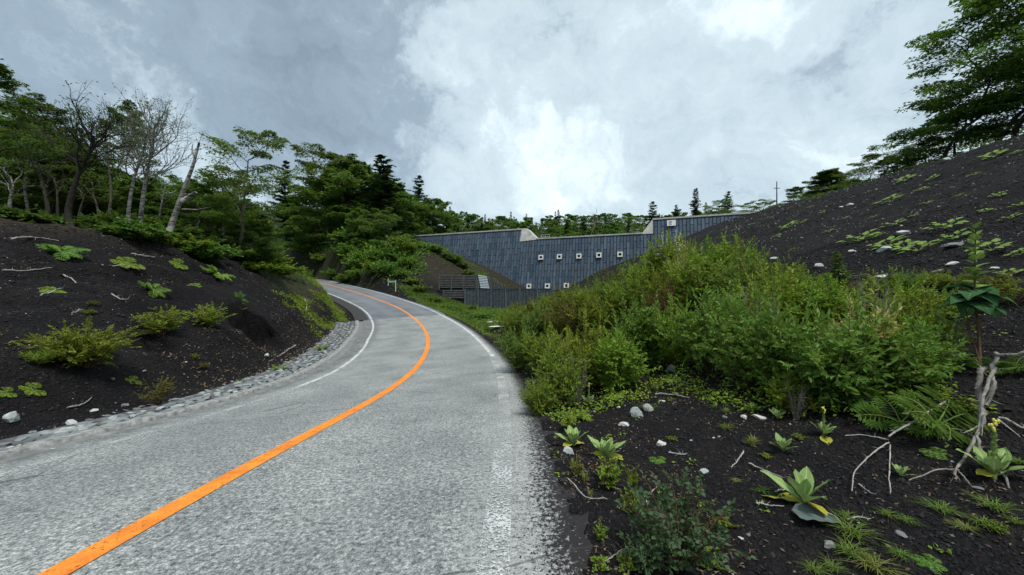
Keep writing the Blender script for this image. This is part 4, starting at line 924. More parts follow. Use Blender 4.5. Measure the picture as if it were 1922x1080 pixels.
put('birch_tree', [('trunk', mb.mesh('broken_birch', 'birch_bark', True))], 'dead pale birch trunk leaning right with a snapped top and a short stub branch', 'tree', x, y, z)
for px, d, yt in ((20, 14.5, 330), (52, 17.5, 300), (110, 19, 330), (150, 20, 350), (182, 19.5, 340), (205, 18.5, 250), (300, 20, 340), (420, 23, 330), (452, 24, 330)):
    P = densify(polypx([(px, 430), (px + ri.uniform(-6, 6), 390), (px + ri.uniform(-10, 10), 350), (px + ri.uniform(-12, 12), yt)], d)); x, y = P[0, :2]; z = ground(x, y) - .1; P[:, 2] = np.linspace(z, P[-1, 2], len(P)); P = P - [x, y, z]
    t, c = bare(int(px), P, .075, kids0=5, start=.5, L0=1.0, order=2, mat='bark_brown' if px % 4 else 'birch_bark', leafn=6, leafL=.12)
    put('young_tree', [('trunk', t), ('crown', c)], 'thin stemmed young tree among the shaded trunks at the front of the left wood', 'tree', x, y, z, group='thin young trees at the front of the left wood')

# ---- the mass of the left wood
gl, gh, gd, gr_ = 'trees filling the wood on the left bank', 'trees covering the hillside behind the road', 'trees of the wood behind the dam', 'trees beyond the cinder crest'
def skyl(px):   # skyline of the photograph at the left and the middle (source pixels)
    return float(np.interp(px, [-200, 0, 60, 110, 180, 250, 330, 380, 420, 520, 570, 640, 700, 760, 810, 860, 900, 1000, 1100, 1200, 1300, 1400, 1500],
                               [120, 175, 195, 260, 275, 310, 310, 330, 290, 330, 330, 315, 320, 340, 362, 388, 402, 396, 402, 404, 385, 378, 372]))
cnt = 0
for row, (d0, n, lo, hi) in enumerate(((23, 14, -140, 480), (28, 14, -160, 480), (34, 13, -120, 485), (42, 13, 40, 490), (52, 13, 150, 500), (64, 12, 200, 520))):
    for i in range(n):
        px = lo + (hi - lo) * (i + ri.uniform(.1, .9)) / n; d = d0 * ri.uniform(.93, 1.07); x, y, z = at(px, d)
        o_, _, s_q = near_road(np.array([x]), np.array([y]))
        if abs(o_[0]) < 8: continue
        top = skyl(px) + ri.uniform(0, 60) + row * 4 + (30 if px > 430 else 0); H = htop(px, top, d)
        if H < 3: continue
        k = ri.choice(['b0', 'b1', 'b2', 'b4', 'b5', 'b6']); mat = ri.choice(['leaf_beech', 'leaf_dark', 'leaf_beech', 'leaf_hill'])
        tree(k, x, y, min(H, 13), 'broadleaf tree filling the dense dark wood on the left bank', group=gl, mat=mat, wid=min(1.5 if px < 420 else 1.1, max(.9, 6.5 / max(H, 3)))); cnt += 1
for row, (d0, n, lo, hi) in enumerate(((57, 12, 520, 740), (63, 13, 500, 790), (70, 13, 480, 800), (78, 13, 480, 840), (88, 13, 520, 890), (98, 10, 640, 930))):
    for i in range(n):
        px = lo + (hi - lo) * (i + ri.uniform(.1, .9)) / n; d = d0 * ri.uniform(.96, 1.04); x, y, z = at(px, d)
        o_, _, _ = near_road(np.array([x]), np.array([y]))
        if abs(o_[0]) < 7.5 or (px > 735 and d < 95): continue
        base_y = 550 - (z - EYE) * F / d; want = skyl(px) + (5 - row) * (17 if px < 760 else 8) + ri.uniform(0, 30)
        H = EYE - (want - 550) * d / F - z; H = min(H, 17)
        if H < 3.5: continue
        k = ri.choice(['b5', 'b6', 'b4', 'b5', 'b6', 'b5', 'c2' if row > 2 and px > 640 else 'b6'])
        tree(k, x, y, H, 'leafy tree on the wooded hillside that rises behind the far bend' if k[0] == 'b' else 'conifer among the leafy trees on the wooded hillside', group=gh if k[0] == 'b' else 'conifers among the hillside trees', mat=ri.choice(['leaf_hill', 'leaf_light', 'leaf_beech', 'leaf_hill']) if k[0] == 'b' else None, wid=min(1.9, max(1.0, 9 / max(H, 4)))); cnt += 1
# ---- wood behind the dam
for row, (d0, n, lo, hi) in enumerate(((97, 22, 830, 1270), (106, 22, 830, 1290), (118, 22, 850, 1330), (135, 20, 850, 1360))):
    for i in range(n):
        px = lo + (hi - lo) * (i + ri.uniform(.1, .9)) / n; d = d0 * ri.uniform(.97, 1.03); x, y, z = at(px, d)
        want = skyl(px) + ri.uniform(-6, 14) + (3 - row) * 3; H = EYE - (want - 550) * d / F - z
        con = ri.random() < (.6 if row > 1 else .42)
        if con: want2 = want - 4
        H = min(max(H, 5), 17)
        k = ri.choice(['c0', 'c1']) if con else ri.choice(['l0', 'l1', 'b6'])
        tree(k, x, y, H * (1.05 if con else 1), 'dark spruce among the leafy trees of the wood behind the dam' if con else 'leafy tree of the wood behind the dam', group='spruces of the wood behind the dam' if con else gd, mat=None if con else ri.choice(['leaf_hill', 'leaf_beech', 'leaf_hill', 'leaf_light']), wid=ri.uniform(.75, 1.0)); cnt += 1
for px, yt, d, k, lab in ((1222, 378, 92, 'c2', 'dark bushy conifer just left of the right hand wing of the dam'), (1264, 384, 94, 'c0', 'small dark conifer above the name plate of the dam'), (1302, 353, 90, 'c1', 'slim spired conifer rising above the right wing of the dam'), (1373, 357, 88, 'c2', 'round topped conifer with a small spire right of the slim spired one'),
                          (1335, 375, 90, 'b0', 'leafy tree between the two conifers above the right wing'), (1405, 372, 84, 'b2', 'low leafy tree above the right end of the dam coping'), (1440, 368, 80, 'b4', 'low leafy tree behind the crest left of the thin pole'), (1352, 385, 84, 'b4', 'low leafy tree just above the right wing of the dam, below the spired conifers')):
    tree_px(k, px, yt, d, lab, mat=None if k[0] == 'c' else 'leaf_hill', wid=1.25)
for px, yt, d, seed, lab in ((1112, 398, 92, 41, 'thin dead grey tree in front of the wood behind the middle of the dam'), (1012, 425, 88, 42, 'small bare forked tree beside the hand rail on the spillway'), (1236, 400, 87, 43, 'dead grey tree with drooping twigs beside the bushy conifer')):
    x, y, z = at(px, d); H = htop(px, yt, d); P = trunk_line(H, (ri.uniform(-.6, .6), 0), 8, .8, seed); t, c = bare(seed, P, .11, kids0=8, start=.35, L0=2.0, order=3, mat='dead_wood'); put('dead_tree', [('trunk', t)], lab, 'tree', x, y)
# distant ridge trees
for i in range(20):
    px = 1040 + 12 * i + ri.uniform(-4, 4); d = 235 + ri.uniform(-8, 8); x, y, z = at(px, d); want = 403 + ri.uniform(-2, 2) - 4 * math.exp(-((px - 1160) / 60) ** 2); H = EYE - (want - 550) * d / F - z
    if H > 3: tree('l0', x, y, min(H, 18), 'tiny far off tree on the low distant ridge behind the wood', group='tiny trees on the distant ridge', mat='leaf_hill', wid=1.3)

# ---- windswept trees on the right crest
WS = [broadleaf(61, 11, 4.6, .2, 17, leafL=.24, nleaf=44, nsub=11, rise=(.05, .55), lean=(-.8, 0), wind=(-.6, 0, .1), thick=.018, subl=.4, name='crest'), broadleaf(62, 9, 4.4, .15, 14, leafL=.24, nleaf=44, nsub=11, rise=(.0, .5), lean=(-.6, .4), wind=(-.7, 0, .1), thick=.018, name='crest2')]
def crest_tree(w, px, ytop, d, label, mat='leaf_beech', wid=1.0, rz=0.0):
    x, y, z = at(px, d); H = htop(px, ytop, d); s = H / (11, 9)[w]
    put('windswept_tree', [('trunk', WS[w][0]), ('crown', WS[w][1])], label, 'tree', x, y, None, rz, (s * wid, s * wid, s), None, None, ('bark_dark', mat), .2)
crest_tree(0, 1762, 78, 30, 'windswept tree leaning left at the left end of the tall group on the cinder crest', wid=1.0)
crest_tree(1, 1735, 190, 31, 'low dark tree under the leaning windswept tree on the cinder crest', wid=1.0, rz=.5)
crest_tree(0, 1835, 25, 29, 'tall windswept tree second from the left in the group on the cinder crest', wid=1.0, rz=.4)
crest_tree(0, 1900, -20, 28, 'tallest windswept tree of the crest group, its top cut by the upper edge', wid=1.1, rz=-.3)
crest_tree(1, 1868, 110, 31, 'dense lower tree filling the gap under the tallest windswept trees', wid=1.15, rz=.2)
crest_tree(0, 1960, -60, 27, 'windswept tree at the extreme right of the crest group', wid=1.1, rz=.1)
crest_tree(1, 1925, 120, 28, 'low dense tree at the right margin of the crest group', wid=1.2, rz=-.2)
crest_tree(1, 1800, 165, 33, 'low dark tree behind the middle trunks of the crest group', wid=1.1, rz=-.6)
crest_tree(1, 1640, 284, 40, 'low dark pine like tree on the crest well left of the tall group', wid=1.35)
crest_tree(1, 1600, 302, 42, 'low dark tree just left of the pine like tree on the crest', mat='leaf_beech', wid=1.4, rz=.7)
for px, yt, d, k in ((1530, 326, 50, 'b5'), (1562, 312, 47, 'b6'), (1505, 340, 54, 'b5'), (1590, 306, 45, 'b5'), (1690, 280, 36, 'b6'), (1735, 262, 34, 'b5')):
    tree_px(k, px, yt, d, 'low bushy tree peeping over the edge of the cinder crest', group=gr_, mat='leaf_dark', wid=1.7, name='bushy_tree')

# ================================================================ SHRUBS
SH = {'fine': shrub(71, 1.0, .95, 36, 11, 14, .072, .015, name='fine'), 'mid': shrub(72, 1.0, .9, 34, 10, 12, .098, .021, name='mid', twl=.34), 'broad': shrub(73, .95, .9, 32, 10, 10, .125, .027, name='broad', twl=.38),
      'loose': shrub(74, 1.5, .8, 18, 9, 11, .06, .02, name='loose', low=.3), 'mound': shrub(75, .9, .9, 36, 9, 13, .05, .017, up=.8, name='mound'), 'far': shrub(76, 1.0, 1.0, 34, 8, 9, .12, .045, name='far')}
SHH = {'fine': 1.06, 'mid': 1.06, 'broad': 1.02, 'loose': 1.5, 'mound': .95, 'far': 1.06}; SHR = {'fine': 1.1, 'mid': 1.1, 'broad': 1.1, 'loose': 1.0, 'mound': 1.1, 'far': 1.2}
def bush(kind, px, pyb, ytop, wpx, label, mat=None, group=None, d=None, name='shrub', cat='shrub', rz=None):
    if d is None: x, y, z = G_px(px, pyb)
    else: x, y, z = at(px, d)
    h = max(.15, EYE - (ytop - 550) * y / F - z); w = wpx * y / F / 2 * 1.15
    return put(name, [('stems', SH[kind][0]), ('foliage', SH[kind][1])], label, cat, x, y, None, ri.uniform(0, 6.28) if rz is None else rz, (w / SHR[kind],) * 2 + (h / SHH[kind],), group, None, (None, mat))
MASS = 'shrubs of the dense thicket beside the right lane'
for a in [   # thicket, front row: kind, px, base y, top y, width px, material, own label or None
    ('fine', 1012, 782, 705, 80, 'leaf_shrub', 'small bright green shrub spilling onto the edge of the right lane'),
    ('mound', 1052, 765, 640, 125, 'leaf_shrub', None), ('fine', 975, 700, 600, 85, 'leaf_shrub_deep', None), ('fine', 1020, 700, 610, 110, 'leaf_shrub', None),
    ('fine', 1100, 735, 590, 150, 'leaf_shrub_yellow', 'yellowish feathery shrub at the front of the thicket near the lane'), ('mid', 1165, 735, 625, 120, 'leaf_shrub', None),
    ('mid', 1200, 690, 560, 140, 'leaf_shrub_deep', None), ('fine', 1265, 690, 560, 130, 'leaf_shrub', None), ('mid', 1335, 700, 545, 160, 'leaf_shrub_deep', None),
    ('broad', 1410, 735, 560, 170, 'leaf_shrub_deep', 'deep green broad leaved shrub in the middle of the thicket front'), ('broad', 1490, 760, 570, 180, 'leaf_shrub_deep', None),
    ('mid', 1478, 775, 690, 90, 'leaf_shrub_yellow', 'small yellow green shrub at the foot of the deep green thicket front'),
    ('broad', 1570, 765, 590, 190, 'leaf_shrub_deep', None), ('broad', 1650, 745, 590, 190, 'leaf_shrub_deep', None), ('mid', 1715, 735, 600, 150, 'leaf_shrub_deep', None), ('mid', 1745, 690, 580, 110, 'leaf_shrub_yellow', None),
    ('mid', 1400, 680, 530, 160, 'leaf_shrub', None), ('broad', 1625, 735, 570, 150, 'leaf_cream', 'shrub with pale cream and variegated leaves in the middle of the thicket'),
    # middle row
    ('fine', 965, 640, 570, 70, 'leaf_shrub_yellow', None), ('fine', 1010, 640, 560, 100, 'leaf_shrub_deep', None), ('fine', 1065, 650, 545, 110, 'leaf_shrub_bronze', 'bronze tinted shrub in the left half of the thicket'), ('fine', 1130, 640, 530, 120, 'leaf_shrub_yellow', None),
    ('fine', 1190, 620, 505, 120, 'leaf_shrub', None), ('fine', 1255, 615, 470, 130, 'leaf_shrub_yellow', None), ('mid', 1320, 610, 470, 150, 'leaf_shrub', None), ('mid', 1395, 615, 480, 150, 'leaf_shrub_deep', None),
    ('fine', 1243, 660, 520, 75, 'leaf_red', 'reddish brown shrub glowing in the middle of the thicket'),
    ('mid', 1470, 650, 500, 150, 'leaf_shrub_yellow', None), ('mid', 1545, 630, 520, 150, 'leaf_shrub', None), ('fine', 1620, 625, 540, 140, 'leaf_shrub_yellow', None), ('mid', 1690, 630, 530, 140, 'leaf_shrub', None), ('loose', 1725, 650, 515, 110, 'leaf_shrub_yellow', 'thin yellow green shrub with open branches near the large leaved plant'),
    # back row
    ('fine', 985, 598, 562, 75, 'leaf_shrub_bronze', 'round bronze shrub at the far left end of the thicket by the fence'), ('fine', 1035, 590, 550, 85, 'leaf_shrub_yellow', None), ('loose', 1062, 590, 528, 60, 'leaf_shrub_bronze', None), ('fine', 1090, 590, 535, 90, 'leaf_shrub', None), ('fine', 1150, 580, 512, 100, 'leaf_shrub_deep', None),
    ('fine', 1210, 570, 482, 110, 'leaf_shrub', None), ('mid', 1262, 560, 440, 110, 'leaf_shrub_yellow', 'tall shrub with yellow green leaves rising in front of the dam wing'), ('mid', 1325, 560, 452, 130, 'leaf_shrub_deep', 'big round dark shrub on the top of the thicket'), ('mid', 1385, 555, 447, 110, 'leaf_shrub', None), ('fine', 1440, 560, 490, 110, 'leaf_shrub_bronze', None),
    ('fine', 1500, 560, 500, 100, 'leaf_shrub_deep', None), ('loose', 1262, 560, 436, 60, 'leaf_petal', 'white flowering shoots at the very top of the thicket against the dam'),
    ('fine', 1585, 560, 520, 90, 'leaf_shrub_bronze', None), ('loose', 1650, 570, 500, 90, 'leaf_shrub', None), ('fine', 1700, 560, 500, 70, 'leaf_shrub_deep', None), ('fine', 1290, 600, 455, 80, 'leaf_cream', 'pale flowering shrub tinged cream near the top of the thicket'), ('loose', 1840, 560, 500, 90, 'leaf_shrub_bronze', None), ('fine', 1790, 545, 505, 70, 'leaf_shrub', None), ('mound', 1880, 550, 515, 60, 'leaf_shrub_yellow', None), ('mid', 1775, 600, 540, 70, 'leaf_shrub_deep', None), ('mound', 1740, 540, 505, 60, 'leaf_shrub_yellow', None), ('loose', 1900, 575, 520, 90, 'leaf_shrub_yellow', None)]:
    bush(a[0], a[1], a[2], a[3], a[4], a[6] or 'leafy green shrub packed in the thicket beside the right lane', a[5], MASS if a[6] is None else None)
for px, yb, yt, w, m_ in ((1190, 585, 478, 70, 'leaf_shrub'), (1150, 555, 500, 70, 'leaf_shrub_bronze'), (1200, 545, 482, 70, 'leaf_shrub_deep'), (1235, 540, 455, 70, 'leaf_shrub'), (1290, 530, 448, 60, 'leaf_shrub_yellow'), (1420, 545, 458, 60, 'leaf_shrub'), (1480, 560, 480, 60, 'leaf_shrub_yellow'), (1560, 700, 560, 70, 'leaf_shrub_yellow'), (1170, 690, 590, 60, 'leaf_shrub_yellow'), (1670, 700, 560, 60, 'leaf_shrub'), (1380, 580, 440, 50, 'leaf_shrub_bronze')):
    bush('loose', px, yb, yt, w, 'leggy shrub with loose shoots poking out of the thicket top', m_, 'leggy shoots rising out of the thicket')
def deadbush(px, pyb, ytop, wpx, label):
    x, y, z = G_px(px, pyb); h = EYE - (ytop - 550) * y / F - z; w = wpx * y / F / 2; put('dead_shrub', [('stems', SH['loose'][0])], label, 'shrub', x, y, None, ri.uniform(0, 6), (w, w, h / 1.5), mats=('dead_wood',))
deadbush(1420, 690, 520, 120, 'leafless grey stems standing inside the thicket above its dark middle')
deadbush(1640, 690, 500, 110, 'leafless grey stems in the right part of the thicket')
deadbush(1085, 760, 650, 70, 'dry leafless stems at the left front of the thicket')
deadbush(1790, 680, 560, 80, 'dry bare stems between the thicket and the large leaved plant')
deadbush(1495, 790, 700, 90, 'bare twigs low under the deep green thicket front')
x, y, z = G_px(1562, 600); s = (EYE - (462 - 550) * y / F - z) / 12
put('fir_sapling', [('trunk', CF[2][0]), ('crown', CF[2][1])], 'young fir sapling standing up through the back of the thicket', 'tree', x, y, None, 0, (s * 1.4, s * 1.4, s * 1.15), mats=(None, 'leaf_shrub_deep'))
# ---- left bank shrubs
for a in [('fine', 160, 690, 600, 150, 'leaf_shrub_yellow', 'biggest feathery shrub on the left cinder bank'), ('fine', 75, 685, 650, 60, 'leaf_shrub', 'small sprout beside the biggest shrub on the left bank'),
          ('mound', 300, 635, 575, 100, 'leaf_shrub_yellow', 'middle shrub of the row on the left bank, left of the bright one'), ('mound', 388, 618, 570, 95, 'leaf_shrub_yellow', 'bright yellow green shrub above the dark hollow in the left bank'), ('mound', 440, 600, 570, 50, 'leaf_lime', 'small lime shrub at the right end of the row above the hollow'),
          ('mound', 262, 640, 620, 60, 'leaf_shrub_bronze', 'low brownish shrub between the biggest and the middle shrub'), ('loose', 297, 768, 706, 66, 'leaf_shrub_bronze', 'dark wispy shrub growing between the stones of the roadside gutter'),
          ('mound', 380, 692, 678, 24, 'leaf_shrub_bronze', 'tiny shrub by a small hole low on the left bank'), ('mound', 365, 672, 664, 20, 'leaf_shrub_yellow', 'tiny yellowish sprig above the small hole low on the bank'),
          ('mound', 175, 575, 565, 24, 'leaf_shrub_bronze', 'small tuft like shrub high on the left bank'), ('mound', 165, 592, 586, 28, 'leaf_lime', 'flat lime cushion plant just above the biggest shrub')]:
    bush(a[0], a[1], a[2], a[3], a[4], a[6], a[5])
# fringe where the wood meets the bank
FR = 'bushes along the top edge of the left bank'
for i in range(44):
    px = -20 + i * 12.6 + ri.uniform(-8, 8); d = float(np.interp(px, [0, 150, 260, 380, 500, 560], [14, 17, 16.5, 19, 25, 33])) * ri.uniform(.97, 1.12)
    x, y, z = at(px, d); yb = 550 - (z - EYE) * F / d; hpx = ri.uniform(14, 38) * (.6 if px < 200 else 1.15)
    bush('far', px, yb, yb - hpx, ri.uniform(60, 100), 'low leafy bush in the unbroken fringe along the top of the left bank', ri.choice(['leaf_beech', 'leaf_hill', 'leaf_light', 'leaf_shrub', 'leaf_dark'] if px > 200 else ['leaf_dark', 'leaf_beech']), FR, d=d, name='bush', cat='bush')
# roadside and mound shrubs
RS = 'bushes beyond the outer lane of the far bend'
for px, d, h, w in [(560, 70, 2.2, 40), (548, 52, 2.6, 60), (566, 60, 2.6, 46), (600, 74, 2.0, 40), (625, 68, 1.6, 40), (650, 62, 1.5, 42), (672, 59, 2.0, 50), (700, 56, 2.4, 55), (722, 54, 2.6, 50), (690, 62, 3.4, 60), (730, 60, 3.2, 60), (660, 68, 3.2, 60), (620, 76, 3.5, 60), (585, 80, 4, 60), (752, 54, 1.2, 40), (775, 52, 1.0, 36), (790, 49, 1.3, 40), (765, 58, 1.8, 45), (815, 47, .8, 34), (838, 44, .8, 36), (860, 41, .7, 38), (745, 66, 3.0, 50), (715, 68, 4, 60), (760, 70, 2.2, 40), (850, 45.5, .6, 40), (885, 37, .5, 40), (905, 33, .5, 44), (800, 66, 1.2, 40), (820, 66, 1.4, 40), (840, 66, 1.0, 36), (855, 66, 1.6, 40), (905, 66, 1.4, 30), (760, 64, 1.6, 40), (780, 66, 1.5, 40), (940, 66, .9, 30), (880, 64, 1.2, 30), (870, 66, 1.2, 30), (930, 62, .9, 30), (905, 47, .9, 30), (925, 47, 1.0, 30), (890, 48, .9, 24), (700, 72, 5, 60), (680, 76, 6, 70), (640, 80, 6, 70), (600, 86, 7, 70)]:
    x, y, z = at(px, d); yb = 550 - (z - EYE) * F / d
    bush('far', px, yb, yb - h * F / d, w, 'green bush in the belt along the outer verge of the far bend', ri.choice(['leaf_hill', 'leaf_light', 'leaf_shrub', 'leaf_light']), RS, d=d, name='bush', cat='bush')

HB_ = 'leafy bushes climbing the hillside above the far bend'
for i in range(84):
    px = ri.uniform(505, 760) if i < 46 else ri.uniform(540, 680); d = ri.uniform(60, 74) if px < 640 else ri.uniform(57, 72); x, y, z = at(px, d); o_, _, _ = near_road(np.array([x]), np.array([y]))
    if o_[0] < 5.5: continue
    yb = 550 - (z - EYE) * F / d; h = ri.uniform(2.0, 4.2)
    bush('far', px, yb, yb - h * F / d, ri.uniform(45, 75), 'rounded leafy bush on the lower hillside above the far bend', ri.choice(['leaf_hill', 'leaf_light', 'leaf_shrub', 'leaf_beech']), HB_, d=d, name='bush', cat='bush')
# ================================================================ GROUND COVER (countless)
def scatter(name, mask_fn, n, xr, yr, L, Wd, hmax, mat, label, per=10, rad=.25, logy=False):
    global rng
    rng = np.random.default_rng(abs(hash_(name))); x = rng.uniform(*xr, n); y = np.exp(rng.uniform(math.log(yr[0]), math.log(yr[1]), n)) if logy else rng.uniform(*yr, n)
    k = rng.random(n) < mask_fn(x, y); x, y = x[k], y[k]; m = len(x); cb = MB()
    X = np.repeat(x, per) + rng.normal(0, rad, m * per); Y = np.repeat(y, per) + rng.normal(0, rad, m * per); hh = np.repeat(hmax * rng.uniform(.2, 1, m), per)
    Z = groundv(X, Y) + hh * rng.uniform(0, 1, m * per); D = rng.normal(0, 1, (m * per, 3)); D[:, 2] = np.abs(D[:, 2]) * .6
    cb.leaves(np.stack([X, Y, Z], 1), D, L * rng.uniform(.6, 1.3, m * per), Wd, None)
    return tag(cb.obj(name, mat), label, kind='stuff')
def hash_(s): return sum(ord(c) * (i + 7) for i, c in enumerate(s))
def roff(x, y): return near_road(x, y)
def m_field(x, y): o, z, s = roff(x, y); return ((o > 4.0) & (y > 24) & (y < 50) & (x < 7 + 0 * y)) * sstep(24, 29, y) * (1 - sstep(4, 8, x))
scatter('grass', m_field, 9000, (-16, 9), (24, 50), .30, .03, .35, 'grass_blade', 'bright grass and weeds in front of the dark fence', 8, .3)
def m_edge(x, y): o, z, s = roff(x, y); return ((o > 3.1) & (o < 4.6)) * (fbm(x, y, .9, 3, 4) > -.02) * sstep(14, 22, y)
scatter('verge_weeds', m_edge, 9000, (-40, 2), (14, 68), .14, .03, .25, 'leaf_shrub', 'low weeds along the outer edge of the road', 8, .15)
def m_strip(x, y):
    o, z, s = roff(x, y); a = np.where(s < SJ, 6.0, 5.2); return ((-o > a + .1) & (-o < a + 2.6) & (s > SJ - 9) & (s < SJ + 26)) * np.clip((fbm(x, y, .8, 3, 14) + .35) * 2, 0, 1)
scatter('bank_grass', m_strip, 26000, (-34, -9), (19, 60), .16, .03, .22, 'leaf_shrub_yellow', 'yellow green weeds on the foot of the left bank inside the bend', 9, .16)
def m_floor(x, y): o, z, s = roff(x, y); return (np.abs(o) > 8) * sstep(-16, -19, x) * .8
scatter('undergrowth', m_floor, 5200, (-75, -14), (13, 75), .22, .06, .7, 'leaf_dark', 'dark undergrowth on the floor of the left wood', 12, .4)
def m_hill(x, y): o, z, s = roff(x, y); return (np.abs(o) > 5) * (sstep(50, 56, y) * (1 - sstep(-17, -13, x)))
scatter('hillside_undergrowth', m_hill, 9500, (-70, -12), (50, 100), .40, .12, 1.1, 'leaf_hill', 'leafy undergrowth covering the wooded hillside', 12, .6)
def m_mound(x, y): return ((fbm(x, y, .35, 3, 31) > .05) * (y > 56)) * .5
scatter('mound_scrub', m_mound, 1500, (-18, 4), (54, 72), .22, .05, .35, 'leaf_hill', 'sparse green scrub on the cinder mound before the dam', 10, .35)
def m_dam(x, y): return 1.0 + 0 * x
scatter('wood_undergrowth', m_dam, 6000, (-45, 75), (86, 150), .5, .18, 1.6, 'leaf_hill', 'leafy undergrowth along the foot of the wood behind the dam', 10, .8)
def m_crest(x, y): return sstep(27.2, 29.5, x - (y - 20) * .19) + 0 * x
scatter('crest_undergrowth', m_crest, 5000, (24, 60), (8, 70), .22, .06, .45, 'leaf_dark', 'undergrowth along the crest of the cinder slope', 10, .4)
def m_thicket(x, y):
    o, z, s = roff(x, y); px = 961 + F * x / y; py = 550 - (groundv(x, y) - EYE) * F / y
    lim = np.interp(px, [950, 1000, 1060, 1160, 1250, 1400, 1600, 1780, 1800], [790, 775, 760, 728, 700, 735, 755, 690, 560]); return (o > 3.15) * (py < lim) * (py > np.interp(px, [950, 1300, 1500, 1800], [585, 560, 565, 600])) * (px < 1790) * .9
scatter('thicket_weeds', m_thicket, 5200, (-2, 14), (3.6, 24), .055, .018, .24, 'leaf_shrub_deep', 'tangled leafy weeds filling the ground under the thicket', 16, .14, True)
def m_slopew(x, y): return (x > 4) * (x < 28 + (y - 20) * .15) * (fbm(x, y, .22, 3, 61) > .12) * .55
scatter('slope_weeds', m_slopew, 700, (4, 33), (8, 55), .10, .03, .12, 'leaf_lime', 'sparse pale weeds dotted over the cinder slope', 7, .14)
def m_lbank(x, y): return (x < -8.5) * (x > -17) * (fbm(x, y, .5, 3, 71) > .22) * .5
scatter('bank_litter', m_lbank, 1500, (-17, -8), (4, 26), .09, .018, .06, 'dry_leaf', 'dry leaf litter and twigs on the left bank', 6, .18)
def m_hollow(x, y): o, z, s = roff(x, y); return ((-o > GUT_IN(s) + GUT_W(s) - .2) & (-o < GUT_IN(s) + GUT_W(s) + 1.5) & (s < SJ)) * sstep(8, 11, y) * .9
scatter('leaf_litter', m_hollow, 2600, (-14, -5), (7, 28), .07, .02, .05, 'dry_leaf', 'brown leaf litter between the hollow and the stone gutter', 6, .15)
def m_rr(x, y): o, z, s = roff(x, y); return (o > 2.9) * np.clip(fbm(x, y, 1.6, 3, 91) * 2.2 + .25 + .5 * (1 - sstep(3.0, 3.7, o)), 0, 1) * .75
scatter('dry_litter', m_rr, 3800, (.2, 7), (1.3, 8), .030, .006, .015, 'dry_leaf', 'dry leaf and twig litter on the right verge', 6, .09, True)
scatter('sprigs', m_rr, 420, (.2, 7), (1.3, 8), .030, .010, .05, 'leaf_shrub', 'tiny green sprigs scattered on the right verge', 9, .03, True)
def m_hem(x, y):
    o, z, s = roff(x, y); px = 961 + F * x / y; py = 550 - (groundv(x, y) - EYE) * F / y
    lim = np.interp(px, [950, 1000, 1060, 1160, 1250, 1400, 1600, 1780, 1800], [790, 785, 775, 745, 720, 755, 775, 710, 560]); return (o > 3.1) * (np.abs(py - lim) < 22) * (px < 1790) * (px > 990) * .9
scatter('hem_weeds', m_hem, 2600, (.4, 9), (2.6, 8), .05, .014, .16, 'leaf_shrub_yellow', 'low weeds and grass along the hem of the thicket', 10, .06, True)
# cinder lumps near the camera
def gravel(name, n, xr, yr, smin, smax, mask_fn, mat, label, logy=True, seed=5):
    r = np.random.default_rng(seed); y = np.exp(r.uniform(math.log(yr[0]), math.log(yr[1]), n)); x = r.uniform(-1, 1, n)
    x = xr[0] + (x + 1) / 2 * (xr[1] - xr[0]); k = mask_fn(x, y); x, y = x[k], y[k]; n = len(x); sz = smin * (smax / smin) ** (r.random(n) ** 2.6) * (.6 + .08 * y)
    z = groundv(x, y) + sz * .15; base = np.array([[1, 0, 0], [-1, 0, 0], [0, 1, 0], [0, -1, 0], [0, 0, .85], [0, 0, -.7]])
    V = base[None] * r.uniform(.6, 1.1, (n, 6, 1)) + r.normal(0, .16, (n, 6, 3)); a = r.uniform(0, 6.28, n); c, s = np.cos(a), np.sin(a)
    V = np.stack([V[..., 0] * c[:, None] - V[..., 1] * s[:, None], V[..., 0] * s[:, None] + V[..., 1] * c[:, None], V[..., 2]], -1) * sz[:, None, None] + np.stack([x, y, z], 1)[:, None]
    i = np.arange(n)[:, None, None] * 6; f = (i + np.array([[0, 2, 4], [2, 1, 4], [1, 3, 4], [3, 0, 4], [2, 0, 5], [1, 2, 5], [3, 1, 5], [0, 3, 5]])).reshape(-1, 3)
    return tag(link(name, mesh_np(name, V.reshape(-1, 3), [f], mat)), label, kind='stuff')
def g_right(x, y): o, z, s = roff(x, y); return (o > 2.9 + .25 * fbm(x, y, 3, 2, 2)) & (np.abs(x) < 1.5 * y + .5)
gravel('cinder_gravel', 140000, (.2, 12), (1.3, 11), .004, .026, g_right, 'cinder_lump', 'loose black cinder lumps on the right verge and slope')
gravel('cinder_clods', 900, (.2, 12), (1.4, 10), .020, .050, g_right, 'cinder_lump', 'larger rough cinder clods on the right verge', seed=15)
def g_edge(x, y): o, z, s = roff(x, y); return (o > 2.35) & (o < 3.1) & (np.random.default_rng(1).random(len(x)) < sstep(2.3, 3.1, o) ** 2.0)
gravel('cinder_spill', 26000, (-.6, 1.2), (1.3, 14), .004, .014, g_edge, 'cinder_lump', 'black cinder grains spilled over the edge of the right lane', seed=6)
def g_left(x, y): o, z, s = roff(x, y); return (-o > GUT_IN(s) + GUT_W(s) - .1) & (x > -1.45 * y - 1) & (x > -18)
gravel('cinder_rubble', 60000, (-18, -5), (3.2, 24), .008, .035, g_left, 'cinder_lump', 'loose black cinder lumps on the left bank', seed=7)
gravel('bank_clods', 1200, (-18, -5), (3.2, 24), .018, .050, g_left, 'cinder_lump', 'larger rough cinder clods on the left bank', seed=16)
def g_slope(x, y): return (x > .55 * y + 1) & (x < 1.5 * y) & (x < 30)
gravel('slope_rubble', 26000, (4, 32), (6, 52), .010, .035, g_slope, 'cinder_lump', 'loose cinder and stones on the right slope', seed=8)
